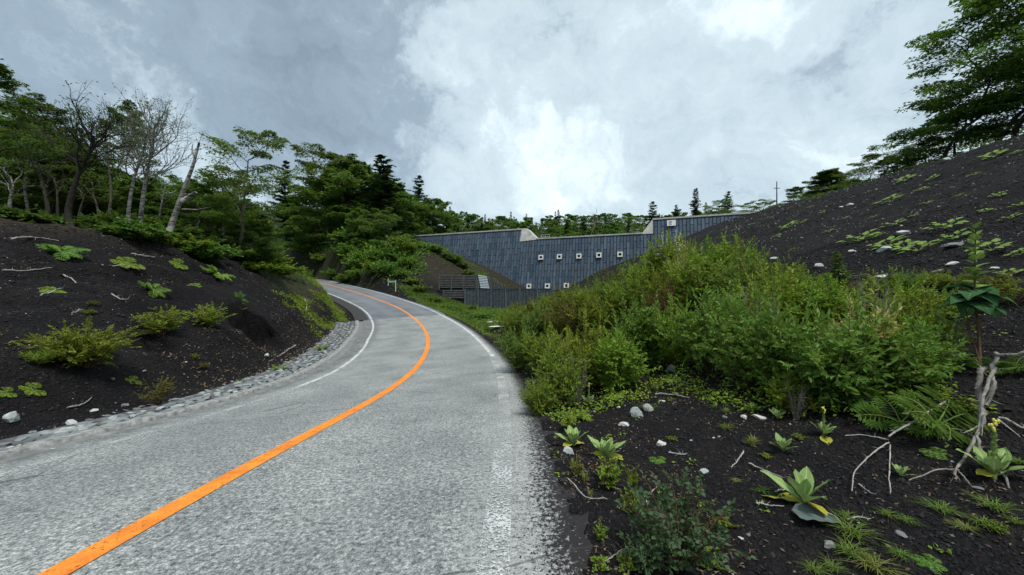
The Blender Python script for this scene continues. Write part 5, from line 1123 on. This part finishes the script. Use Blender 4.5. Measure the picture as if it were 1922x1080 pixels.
def g_rdust(x, y): o, z, s = roff(x, y); return (np.abs(o) < 2.9)
gravel('road_grit', 700, (-4, .8), (1.5, 9), .002, .008, g_rdust, 'cinder_lump', 'scattered grit lying on the road', seed=9)
stonemat('pebble', [(.10, .10, .10), (.25, .24, .23), (.14, .12, .11), (.40, .39, .37)], True, 30)
gravel('pebbles', 3000, (.2, 12), (1.4, 11), .004, .020, g_right, 'pebble', 'pale pebbles mixed in the cinder of the right verge', seed=10)
gravel('bank_pebbles', 4000, (-18, -5), (3.2, 24), .006, .022, g_left, 'pebble', 'pale pebbles mixed in the cinder of the left bank', seed=12)
gravel('slope_pebbles', 7000, (4, 32), (6, 52), .008, .032, g_slope, 'pebble', 'pale pebbles on the right cinder slope', seed=13)

# ================================================================ ROCKS
RK = [mesh_np('rock', V, [Fc], 'pale_rock') for V, Fc in ROCKH]
def rock(px, py, wpx, label, mat='pale_rock', h=.75, k=None, rz=None, group=None, emb=.25, name='rock', cat='rock'):
    x, y, z = G_px(px, py); w = wpx * y / F / 2; i = ri.randrange(6) if k is None else k
    o = put(name, [('rock', RK[i])], label, cat, x, y, z + w * h * .6 * (1 - emb * 2), ri.uniform(0, 6.28) if rz is None else rz, (w * 1.1, w * 1.1, w * h * 1.5), group, mats=(mat,)); return o
for a in [(1196, 782, 25, 'bright white blocky stone on the cinder below the thicket', 'pale_rock', 1.1), (1218, 773, 21, 'mottled pale stone touching the right of the bright white block', 'pale_rock', .9), (1172, 801, 24, 'flat pale blue grey stone in front of the bright white block'),
          (1066, 854, 27, 'round whitish stone at the foot of the mullein by the road edge', 'pale_rock', .9), (1241, 837, 30, 'long flat grey stone on the bare cinder right of the two mulleins'), (1322, 888, 15, 'white stone just above the dark rounded leaf sapling', 'pale_rock', .7),
          (1261, 700, 28, 'grey boulder half under the thicket above the bare cinder', 'grey_rock', .9), (1243, 757, 14, 'small white stone up the slope from the white block'), (1104, 787, 16, 'small pale stone by the weeds near the road edge'), (1116, 775, 9, 'tiny pale stone behind the small one near the road'), (1162, 767, 9, 'tiny white pebble under the fern by the thicket'),
          (1614, 752, 76, 'large dark grey boulder half buried beneath the thicket', 'grey_rock', .5), (1396, 786, 20, 'small pale flat stone between grass tufts at mid right'), (1425, 787, 22, 'flat pale stone beside the small mullein at mid right'), (1360, 785, 16, 'dull bluish stone left of the grass tufts', 'grey_rock'),
          (1339, 826, 8, 'tiny white stone alone on bare cinder'), (1297, 830, 7, 'tiny pink white stone on bare cinder'), (1391, 1016, 12, 'small white chip right of the sapling'), (1405, 1008, 14, 'dark chip of rock beside the white chip', 'grey_rock'), (1556, 1028, 34, 'dark grey flat stone under the withered leaf', 'grey_rock', .4), (1834, 920, 22, 'brown grey stone near the right mullein', 'grey_rock'), (1690, 1002, 24, 'half buried stone between the grass tufts', 'grey_rock', .4),
          (1212, 945, 8, 'tiny pinkish white chip left of the sapling top'),
          (1696, 443, 31, 'white domed stone alone on the cinder slope', 'pale_rock', .6), (1661, 473, 30, 'pale blue grey stone among the low leaves on the slope', 'pale_rock', .6), (1792, 466, 40, 'long dull stone half buried in the slope', 'grey_rock', .4), (1787, 497, 18, 'small white stone on the slope below the long dull one'), (1536, 508, 18, 'broken whitish block behind the fir sapling', 'pale_rock', .8), (1581, 521, 16, 'second whitish block right of the fir sapling', 'pale_rock', .8), (1600, 477, 14, 'flat pale stone up the slope behind the fir sapling'), (1655, 524, 20, 'pale flat stone showing through the thicket top'), (1760, 512, 18, 'dull stone on the slope near the large leaved plant', 'grey_rock'), (1452, 489, 18, 'small pale stone over the thicket edge'), (1866, 507, 16, 'small pale stone at the right margin of the slope'),
          (1594, 386, 16, 'small pale stone high on the slope'), (1580, 392, 10, 'tiny pale stone high on the slope just below another'), (1778, 303, 16, 'small pale stone just under the crest trees'),
          (22, 797, 30, 'white cut block lying on the left cinder', 'pale_rock', .9), (500, 671, 16, 'pale stone in front of the dark hollow', 'pale_rock', .6), (212, 719, 8, 'small grey stone low on the left bank', 'grey_rock', 1), (348, 685, 8, 'small white stone under the tiny sprig'), (270, 700, 8, 'small flat white stone left of the wispy shrub')]:
    rock(a[0], a[1], a[2], a[3], a[4] if len(a) > 4 else 'pale_rock', a[5] if len(a) > 5 else .5)
GE = 'loose grey stones at the near end of the gutter'
for px, py, w in ((20, 850, 46), (55, 842, 44), (80, 835, 26), (102, 838, 30), (118, 818, 52), (160, 822, 48), (145, 806, 30), (100, 826, 26), (175, 775, 20), (234, 765, 18), (133, 800, 26), (70, 847, 28), (36, 858, 24), (150, 836, 26), (186, 812, 36), (128, 833, 24), (92, 848, 26)):
    rock(px, py, w, 'loose flat grey stone in the tumbled near end of the roadside gutter', 'pale_rock' if (px % 3) else 'grey_rock', .42, group=GE, emb=.15, name='gutter_stone', cat='stone')

# ================================================================ HERBS
MU = [rosette(81 + i, .2, n) for i, n in enumerate((10, 12, 7))]
OLD = rosette(90, .2, 2, (.05, .12), .28, 'mullein_old_leaf')
def mullein(px, py, rpx, label, k=0, el=None, rz=0, stalk=False, old_or_shaded=True, squash=1.0):
    x, y, z = G_px(px, py); s = rpx * y / F / .2; parts = [('leaves', MU[k])]
    if old_or_shaded: parts.append(('old_leaf', OLD))
    if stalk:
        mb = MB(); mb.tube([(0, 0, 0), (.0, 0, .18), (.005, 0, .34)], [.012, .010, .008], 6); parts.append(('stalk', mb.mesh('stalk', 'green_stem', True)))
        lb = LB()
        for i in range(16): lb.add(bigleaf_grid(.06 - .002 * i, .014, .6, .3, seed=i, base=.62), i * 2.4, (0, 0, .08 + .014 * i), .9)
        parts.append(('stalk_leaves', lb.mesh('stalk_leaves', 'mullein_leaf'))); mb = MB(); r = np.random.default_rng(4); V, Fc = rock_np(5, 1, 1, 0)
        for i in range(16): mb.add(V * .010 + [r.normal(0, .008), r.normal(0, .008), .30 + i * .0045], None, Fc)
        parts.append(('flower_head', mb.mesh('flower_head', 'yellow_flower')))
    return put('mullein', parts, label, 'plant', x, y, z, rz, (s, s, s * squash), sink=0)
mullein(1510, 958, 78, 'largest pale green rosette in the foreground cinder, a yellowed leaf at its base', 2, rz=2.2)
mullein(1076, 842, 40, 'upright woolly rosette nearest the road edge, behind a round white stone', 0, rz=1.0)
mullein(1137, 862, 42, 'pointed woolly rosette right of the one by the round stone', 1, rz=0.2)
mullein(1470, 850, 32, 'small neat rosette of pale leaves in the middle of the bare cinder', 0, rz=3, old_or_shaded=False)
mullein(1460, 790, 22, 'smallest rosette, beside a flat pale stone below the thicket', 1, rz=1.5, old_or_shaded=False)
mullein(1546, 822, 30, 'young mullein with a short stalk and two yellowish lower leaves', 0, rz=4.2, stalk=True)
mullein(1866, 900, 60, 'tall mullein with a yellow flower head at the far right', 1, rz=.6, stalk=True)
mullein(1105, 762, 22, 'slender mullein with a stalk against the thicket by the road', 2, rz=2, stalk=True, old_or_shaded=False)
mullein(1690, 900, 26, 'small bluish rosette under the forked dead branch at the right', 2, rz=5, old_or_shaded=False)
TH = frond_plant(95, .55, 6, 9, .46, 'leaf_fern', (.75, 1.25), 'thistle', True, 1.1)
TH2 = frond_plant(96, .5, 5, 9, .46, 'leaf_fern', (.6, 1.1), 'thistle2', True, .95)
def frond(px, py, rpx, label, P_, mat=None, rz=None, name='fern', cat='plant', sc0=.35, zs=1.0, group=None, rot=None):
    x, y, z = G_px(px, py); s = rpx * y / F / sc0; return put(name, [('stalks', P_[0]), ('leaves', P_[1])], label, cat, x, y, z, ri.uniform(0, 6.28) if rz is None else rz, (s, s, s * zs), group, rot=rot or tuple(Vector((0, 0, 1)).rotation_difference(gnormal(x, y)).to_euler()), mats=(None, mat), sink=0)
frond(1752, 806, 118, 'big spiny leaved thistle with long toothed fronds beside the dead trunks', TH, 'leaf_fern', .3, 'thistle', sc0=.55, zs=1.1, rot=(.5, .15, 0))
frond(1690, 800, 92, 'second spiny thistle spreading low at the left of the big one', TH2, 'leaf_fern', 1.2, 'thistle', sc0=.5, zs=1.0, rot=(.55, -.25, 0))
frond(1845, 700, 60, 'thistle growing out behind the tops of the dead trunks', TH, 'leaf_fern', 2.2, 'thistle', sc0=.55, zs=1.0, rot=(.4, 0, 2))
frond(1905, 700, 50, 'green thistle leaves at the right margin behind the dead trunks', TH2, 'leaf_fern', .9, 'thistle', sc0=.5)
FE = [frond_plant(97, .35, 9, 12, .32, name='fern'), frond_plant(98, .35, 6, 9, .42, name='fern2', el=(.05, .35)), frond_plant(99, .35, 12, 10, .25, name='fern3', el=(.3, .9))]
for px, py, r_q, k, m_, lab in [(115, 480, 33, 0, 'leaf_fern', 'spreading bright fern high on the left bank'), (285, 548, 24, 0, 'leaf_fern', 'bright fern in the middle of the left bank'), (405, 520, 28, 0, 'leaf_lime', 'fern near the bare twigs right of centre on the left bank'), (442, 575, 18, 2, 'leaf_fern', 'rounded fern above the hollow, behind the lime shrub'),
                             (90, 548, 20, 1, 'leaf_lime', 'flat pale star shaped plant beside a grey branch'), (240, 500, 22, 1, 'leaf_lime', 'low fern beside a twig near the top of the left bank'), (60, 742, 18, 1, 'leaf_lime', 'pale starry weed low on the left bank'), (10, 742, 14, 1, 'leaf_lime', 'pale starry weed at the left margin'), (250, 722, 12, 1, 'leaf_lime', 'pale starry weed left of the wispy shrub'), (335, 505, 14, 1, 'leaf_lime', 'small pale weed above the bright fern'), (455, 500, 14, 1, 'leaf_lime', 'small pale weed near the rim of the left bank'), (370, 540, 14, 1, 'leaf_lime', 'small flat weed right of the bright fern'),
                             (525, 700, 18, 2, 'leaf_shrub', 'green weed clump on the gutter stones in front of the hollow'), (605, 660, 16, 2, 'leaf_shrub', 'green weed clump on the gutter stones near the bend'), (450, 722, 11, 2, 'leaf_shrub', 'small weed clump on the gutter stones left of the larger clump'), (655, 632, 7, 2, 'leaf_shrub', 'tiny weed clump between kerb and gutter at the bend'), (550, 683, 9, 2, 'leaf_shrub_bronze', 'brownish weed clump on the gutter stones'), (15, 862, 22, 2, 'leaf_fern', 'low feathery weed on the gutter at the left margin'),
                             (1160, 745, 22, 1, 'leaf_lime', 'fern frond reaching over the cinder at the foot of the thicket'), (1265, 715, 16, 1, 'leaf_fern', 'small fern right under the grey boulder'), (1238, 866, 16, 1, 'leaf_fern', 'small pale frond beside a little white twig'), (1750, 1062, 22, 1, 'leaf_fern', 'pale frond at the bottom edge on the right'), (1762, 858, 20, 1, 'leaf_fern', 'single toothed frond left of the tall mullein'), (1090, 790, 24, 0, 'leaf_lime', 'yellow green fern at the lane edge under the thicket')]:
    frond(px, py, r_q * 1.15, lab, FE[k], m_, zs=2.0 if k == 0 else 1.5)
# low plants dotted on the right slope
KW = []
for sd in (1, 2, 3):
    r = np.random.default_rng(sd); lb = LB()
    for i in range(13):
        L = r.uniform(.10, .18); q = r.uniform(.05, .26); az = i * 2.4; lb.add(bigleaf_grid(L, L * .36, .5, .15, base=.5, nv=7, nu=3, seed=i), az + r.uniform(-.5, .5), (math.cos(az) * q, math.sin(az) * q, r.uniform(.04, .12)), r.uniform(-.1, .3))
    mb = MB()
    for i in range(6): az = i * 1.05; mb.tube([(0, 0, 0), (math.cos(az) * .12, math.sin(az) * .12, .07), (math.cos(az) * .26, math.sin(az) * .26, .09)], [.006, .004, .003], 4, False)
    KW.append((mb.mesh('knotweed_stalks', 'green_stem'), lb.mesh('knotweed_leaves', 'knotweed_leaf')))
SLP = 'low pale leafy plants dotted over the cinder slope'
for px, py, r_q in ((1673, 381, 30), (1701, 340, 22), (1733, 360, 16), (1585, 412, 12), (1483, 427, 26), (1678, 425, 24), (1715, 408, 10), (1775, 430, 36), (1867, 298, 26), (1909, 290, 16), (1872, 369, 14), (1897, 412, 20), (1914, 390, 18), (1613, 454, 40), (1724, 474, 46), (1668, 464, 40), (1754, 337, 14), (1863, 474, 40), (1790, 452, 30), (1700, 470, 30), (1640, 450, 24), (1556, 438, 12), (1510, 420, 12), (1640, 410, 12), (1740, 385, 12), (1830, 330, 14), (1800, 370, 12), (1850, 400, 14), (1600, 372, 8), (1690, 322, 10), (1460, 445, 12), (1898, 520, 26), (1915, 480, 24), (1545, 400, 10), (1520, 390, 8)):
    x, y, z = G_px(px, py); s = .72 * r_q * y / F / .3; K = KW[ri.randrange(3)]; n_ = gnormal(x, y)
    rot = Vector((0, 0, 1)).rotation_difference(n_).to_euler()
    put('knotweed', [('stalks', K[0]), ('leaves', K[1])], 'low pale green leafy plant lying flat on the cinder slope', 'plant', x, y, z + .01, 0, (s, s, s * .9), SLP, rot=tuple(rot), sink=0)
# tall large leaved plant with a pale shoot at the right
x, y, z = G_px(1840, 690); sc = y / F
parts = []; mb = MB(); h1 = (690 - 560) * sc; h2 = (690 - 435) * sc; mb.tube([(0, 0, 0), (-.02, 0, h1 * .5), (-.06, 0, h1), (-.05, 0, h2)], [.014, .012, .009, .004], 6); mb.tube([(0, 0, 0), (-.10, 0, h1 * .45), (-.13, .02, h1 * .8)], [.008, .006, .004], 5)
parts.append(('stalk', mb.mesh('stalk', 'brown_stem', True))); lb = LB()
for i in range(17): L = 54 * sc * ri.uniform(.75, 1.1); lb.add(bigleaf_grid(L, L * .40, 1.2, .18, base=.5, nv=9, nu=5, seed=i), i * 2.4, (-.06, 0, h1 * (.84 + .016 * i)), ri.uniform(-.5, .3), ri.uniform(-.3, .3))
parts.append(('leaves', lb.mesh('leaves', 'dark_big_leaf'))); lb = LB()
for i in range(16):
    f = i / 15; L = (34 - 18 * f) * sc; lb.add(bigleaf_grid(L, L * .42, .6, .15, base=.5, nv=7, nu=5, seed=i), i * 2.4 if i > 3 else i * 1.57, (-.055, 0, h1 * 1.1 + (h2 - h1 * 1.1) * f), .15 + .7 * f)
parts.append(('upper_leaves', lb.mesh('upper_leaves', 'knotweed_leaf')))
put('large_leaved_plant', parts, 'tall plant with huge dark leaves under a pale upright leafy shoot', 'plant', x, y, z, 0, 1.0, sink=0)
# rounded-leaf sapling at the bottom edge, and small herbs
SAP = shrub(101, .55, .42, 20, 8, 8, .042, .017, up=.3, name='sapling', twl=.17, tilt=.55)
def herb(P_, px, py, ytop, wpx, h0, r0, label, mat, name='herb', cat='plant', group=None):
    x, y, z = G_px(px, py); h = max(.03, EYE - (ytop - 550) * y / F - z); w = wpx * y / F / 2
    return put(name, [('stems', P_[0]), ('foliage', P_[1])], label, cat, x, y, z, ri.uniform(0, 6.28), (w / r0, w / r0, h / h0), group, mats=(None, mat), sink=0)
herb(SAP, 1272, 1072, 895, 215, .55, .46, 'dark green sapling with rounded leaves and reddish stems at the bottom edge', 'leaf_bluegreen', 'sapling')
herb(SAP, 1215, 1079, 985, 110, .55, .46, 'low left arm of dark rounded leaves beside the sapling', 'leaf_bluegreen', 'sapling')
HB = [shrub(103, .25, .16, 14, 6, 8, .032, .011, name='herb', twl=.07, up=.4), shrub(104, .2, .2, 16, 5, 8, .026, .012, name='herb2', twl=.06, up=.8)]
for k, px, py, yt, w, m_, lab in [(0, 1140, 918, 850, 62, 'leaf_lime', 'bushy lime green herb in front of the pointed mullein'), (1, 1182, 968, 905, 46, 'leaf_shrub_yellow', 'bright toothed herb left of the sapling'), (0, 1186, 935, 870, 30, 'leaf_shrub', 'slim leafy shoot above the bright toothed herb'), (0, 1130, 1020, 980, 32, 'leaf_lime', 'small yellow green herb at the road edge near the bottom'), (1, 1125, 1072, 1040, 40, 'leaf_lime', 'yellow green herb at the bottom edge beside the road'), (1, 1175, 1075, 1035, 40, 'leaf_lime', 'lime herb at the foot of the sapling'),
                                (1, 1064, 805, 770, 44, 'leaf_lime', 'lime weed between the lane and the woolly rosettes'), (0, 1083, 900, 858, 30, 'grass_yellow', 'yellowish weed under the round white stone'), (1, 1640, 795, 772, 44, 'leaf_lime', 'lime herb at the foot of the thistle'), (1, 1800, 780, 735, 90, 'leaf_shrub_yellow', 'yellow leaved herb between thistle and dead trunks'), (1, 1640, 790, 765, 30, 'leaf_shrub', 'small green herb by the thistle'), (1, 1497, 775, 735, 60, 'leaf_shrub_yellow', 'yellow green herb at the hem of the thicket'), (1, 1500, 828, 810, 24, 'leaf_lime', 'tiny lime herb near the small neat rosette'), (1, 1440, 860, 850, 26, 'leaf_lime', 'tiny lime herb left of the small neat rosette'), (1, 1262, 828, 815, 20, 'leaf_lime', 'tiny herb near the long flat stone'), (1, 1870, 1000, 970, 30, 'leaf_lime', 'tiny lime herb among grass at the right'), (1, 1770, 745, 715, 60, 'leaf_shrub', 'leafy herb above the thistle'),
                                (1, 1360, 990, 960, 50, 'leaf_shrub_yellow', 'yellow green herb right of the sapling'), (1, 1335, 1065, 1020, 60, 'leaf_lime', 'pale herb at the lower right of the sapling')]:
    herb(HB[k], px, py, yt, w, .27, .2, lab, m_)
TU = [tuft(111, .17, 60, .10), tuft(112, .14, 70, .14, lay=1.3), tuft(113, .22, 36, .07)]
TF = 'grass tufts on the foreground cinder'
for i, (px, py, r_q, k, m_) in enumerate([(1410, 776, 32, 0, 0), (1362, 778, 20, 0, 0), (1362, 806, 20, 1, 0), (1412, 838, 32, 0, 1), (1600, 1010, 48, 1, 0), (1598, 1048, 44, 1, 0), (1640, 1070, 50, 1, 1), (1590, 975, 26, 1, 0), (1770, 962, 34, 1, 0), (1868, 960, 40, 1, 0), (1845, 990, 34, 1, 0), (1810, 1000, 26, 1, 1), (1665, 970, 24, 1, 0), (1432, 928, 20, 1, 0), (1098, 905, 26, 2, 1), (1075, 880, 24, 2, 1), (1108, 935, 22, 2, 1), (1527, 1075, 30, 1, 0), (1215, 770, 22, 1, 0), (1700, 985, 22, 1, 0), (1565, 1070, 26, 1, 0), (1430, 742, 26, 0, 0), (1230, 735, 26, 0, 0), (1340, 770, 16, 0, 0), (1905, 985, 24, 1, 0), (1910, 870, 24, 1, 0), (1170, 885, 18, 2, 1), (1690, 1045, 26, 1, 0), (1380, 905, 12, 1, 1)]):
    x, y, z = G_px(px, py); s = .72 * r_q * y / F / .14
    put('grass_tuft', [('blades', TU[k])], 'small tuft of thin green grass blades growing in the foreground cinder', 'grass tuft', x, y, z, ri.uniform(0, 6.28), s, TF, mats=(('grass_blade', 'grass_yellow')[m_],), sink=0)
# withered leaf
x, y, z = G_px(1524, 985); s = y / F; lb = LB(); lb.add(bigleaf_grid(78 * s, 30 * s, .25, .10, base=.45, nv=9, nu=7, seed=3, wave=.05, lift=.1), -.55, (-26 * s, 16 * s, .03), .0)
put('withered_leaf', [('leaf', lb.mesh('leaf', 'withered_leaf'))], 'large withered grey green leaf lying in front of the big foreground rosette', 'leaf', x, y, z + .01, 0, 1.0, sink=0)

# ================================================================ DEAD WOOD
def gpt(px, py, lift): x, y, z = G_px(px, py); return np.array([x, y, z + lift])
def branch(name, segs, label, mat='grey_twig', cat='branch', d=None):
    """segs: list of (points[(px, py)], r0 px, r1 px, lift); lies on or just over the ground"""
    mb = MB(); o = None
    for pts, r0, r1, lift in segs:
        P = []
        for q in pts:
            px, py = q[:2]; dd = q[2] if len(q) > 2 else d
            if dd: P.append(np.array([(px - 961) * dd / F, dd, EYE - (py - 550) * dd / F]))
            else: P.append(gpt(px, py, lift))
        P = np.array(P)
        if len(P) > 2: P = smooth_curve(P, 7)
        if o is None: o = P[0].copy()
        sc = P[:, 1].mean() / F; n = len(P); K_ = np.cumsum(rng.normal(0, min(r0 * .33, 1.0) * sc, P.shape), 0); K_ -= np.linspace(0, 1, n)[:, None] * K_[-1]; P = P + K_; rr_ = np.linspace(r0 * sc, r1 * sc, n) * .8 * (1 + rng.normal(0, .10, n)); mb.tube(P - o, rr_, 7)
        for q_ in range(int(n * .5)):
            i_ = rng.integers(1, n); d_ = unit(rng.normal(0, 1, 3) + [0, 0, .4]); l_ = rng.uniform(4, 16) * sc * (r0 / 3) ** .4; mb.tube([P[i_] - o, P[i_] - o + d_ * l_ * .6, P[i_] - o + d_ * l_ + rng.normal(0, 1.2 * sc, 3)], [rr_[i_] * .35, rr_[i_] * .22, rr_[i_] * .06], 4)
    return put(name, [('wood', mb.mesh(name, mat, True))], label, cat, o[0], o[1], o[2])
branch('dead_branch', [([(1775, 778), (1720, 812), (1668, 846)], 2.6, 1.9, .10), ([(1668, 846), (1632, 872), (1600, 902), (1599, 938)], 1.7, .9, .05), ([(1668, 846), (1626, 834), (1586, 834)], 1.5, .8, .07), ([(1671, 846), (1669, 890), (1671, 940)], 1.5, .9, .03)], 'forked pale dead branch lying on the cinder with three thin arms')
branch('dead_branch', [([(1868, 690, 3.05), (1852, 745, 2.9), (1835, 810, 2.75), (1800, 880, 2.55), (1793, 900, 2.5)], 4.2, 2.0, 0), ([(1832, 815, 2.73), (1845, 850, 2.62), (1880, 890, 2.5), (1912, 943, 2.35)], 3.2, 2.0, 0), ([(1798, 884, 2.54), (1760, 884, 2.52), (1706, 902, 2.47)], 2.2, 1.0, 0), ([(1798, 884, 2.54), (1812, 900, 2.5), (1825, 915, 2.44)], 2, .8, 0), ([(1836, 800, 2.78), (1812, 812, 2.75), (1800, 806, 2.75)], 1.6, .6, 0), ([(1846, 780, 2.8), (1843, 818, 2.7)], 1.4, .6, 0)],
       'dead branch leaning down from the stump and splitting towards the right corner', 'dead_wood')
branch('dead_stump', [([(1840, 800, 2.95), (1840, 765, 3.0), (1839, 735, 3.04), (1842, 705, 3.08), (1850, 690, 3.1)], 6.5, 5, 0), ([(1848, 760, 2.98), (1857, 725, 3.0), (1862, 700, 3.05), (1872, 668, 3.1)], 5, 4, 0)], 'weathered grey stump of a dead shrub beside the thistle', 'dead_wood', 'stump')
branch('dead_branch', [([(1866, 664, 3.1), (1895, 668, 3.0), (1935, 662, 2.9)], 4.2, 3.4, 0)], 'thick grey branch reaching out to the right margin from the stump', 'dead_wood')
branch('dead_branch', [([(1875, 795), (1905, 810), (1930, 820)], 3, 2, .05), ([(1872, 800), (1915, 835)], 2.2, 1, .04)], 'pale dead branches at the right margin behind the tall mullein')
TWG = [((1405, 878), (1440, 890), (1470, 905), 'pale twig lying left of the large foreground rosette'), ((1255, 853), (1278, 858), (1290, 856), 'little forked white twig on the bare cinder'), ((1420, 950), (1445, 958), (1472, 960), 'pale stick pointing at the large foreground rosette from the left'), ((1455, 928), (1468, 926), (1482, 925), 'short stick just above the yellow leaf of the large rosette'), ((1548, 970), (1572, 985), (1584, 1002), 'pale stalk lying right of the withered leaf'), ((1612, 917), (1625, 926), (1642, 935), 'short white twig below the forked dead branch'), ((1065, 905), (1100, 940), (1140, 945), 'thin brown root curling along the road edge'), ((1230, 745), (1262, 747), (1295, 750), 'thin twig near the foot of the thicket'), ((1395, 855), (1385, 870), (1372, 885), 'crooked white twig on the cinder above the sapling'), ((1590, 985), (1612, 982), (1635, 985), 'pale stick in the grass tufts near the withered leaf'),
       ((3, 509), (50, 509), (97, 505), 'long pale branch lying high on the left bank'), ((75, 558), (92, 551), (116, 543), 'thick pale branch beside the star shaped plant'), ((120, 520), (132, 528), (143, 536), 'thin pale twigs in the middle of the left bank'), ((210, 558), (224, 564), (240, 567), 'bent white stick below the fern on the left bank'), ((20, 455), (60, 458), (110, 456), 'dull fallen log at the foot of the wood on the left bank'), ((125, 773), (150, 763), (172, 756), 'pale stick above the near end of the gutter'), ((190, 507), (215, 504), (240, 500), 'pale branch lying beside the low fern high on the bank'), ((245, 478), (265, 484), (290, 490), 'dark branch near the fringe of bushes'), ((136, 590), (145, 588), (152, 585), 'tiny stick above the biggest shrub'),
       ((555, 650), (535, 665), (505, 680), 'pale roots lying beside the stone gutter near the hollow'), ((571, 565), (575, 578), (572, 590), 'pale bare twig in the weeds on the inside of the bend'), ((1130, 1068), (1150, 1052), (1168, 1040), 'brown twig by the herbs at the bottom edge'), ((1500, 758), (1560, 752), (1620, 758), 'long thin twig under the thicket'), ((1560, 735), (1620, 742), (1700, 745), 'long pale twig crossing in front of the dark thicket base'), ((1210, 940), (1222, 932), (1232, 925), 'short grey twig left of the sapling top')]
for a_, b_, c_, lab in TWG:
    far = a_[1] < 600; branch('twig' if not far else 'fallen_branch', [([a_, b_, c_], 1.7, .8, .02)], lab, 'grey_twig', 'twig' if not far else 'branch')
print('trees', cnt, 'objects', len(bpy.data.objects))
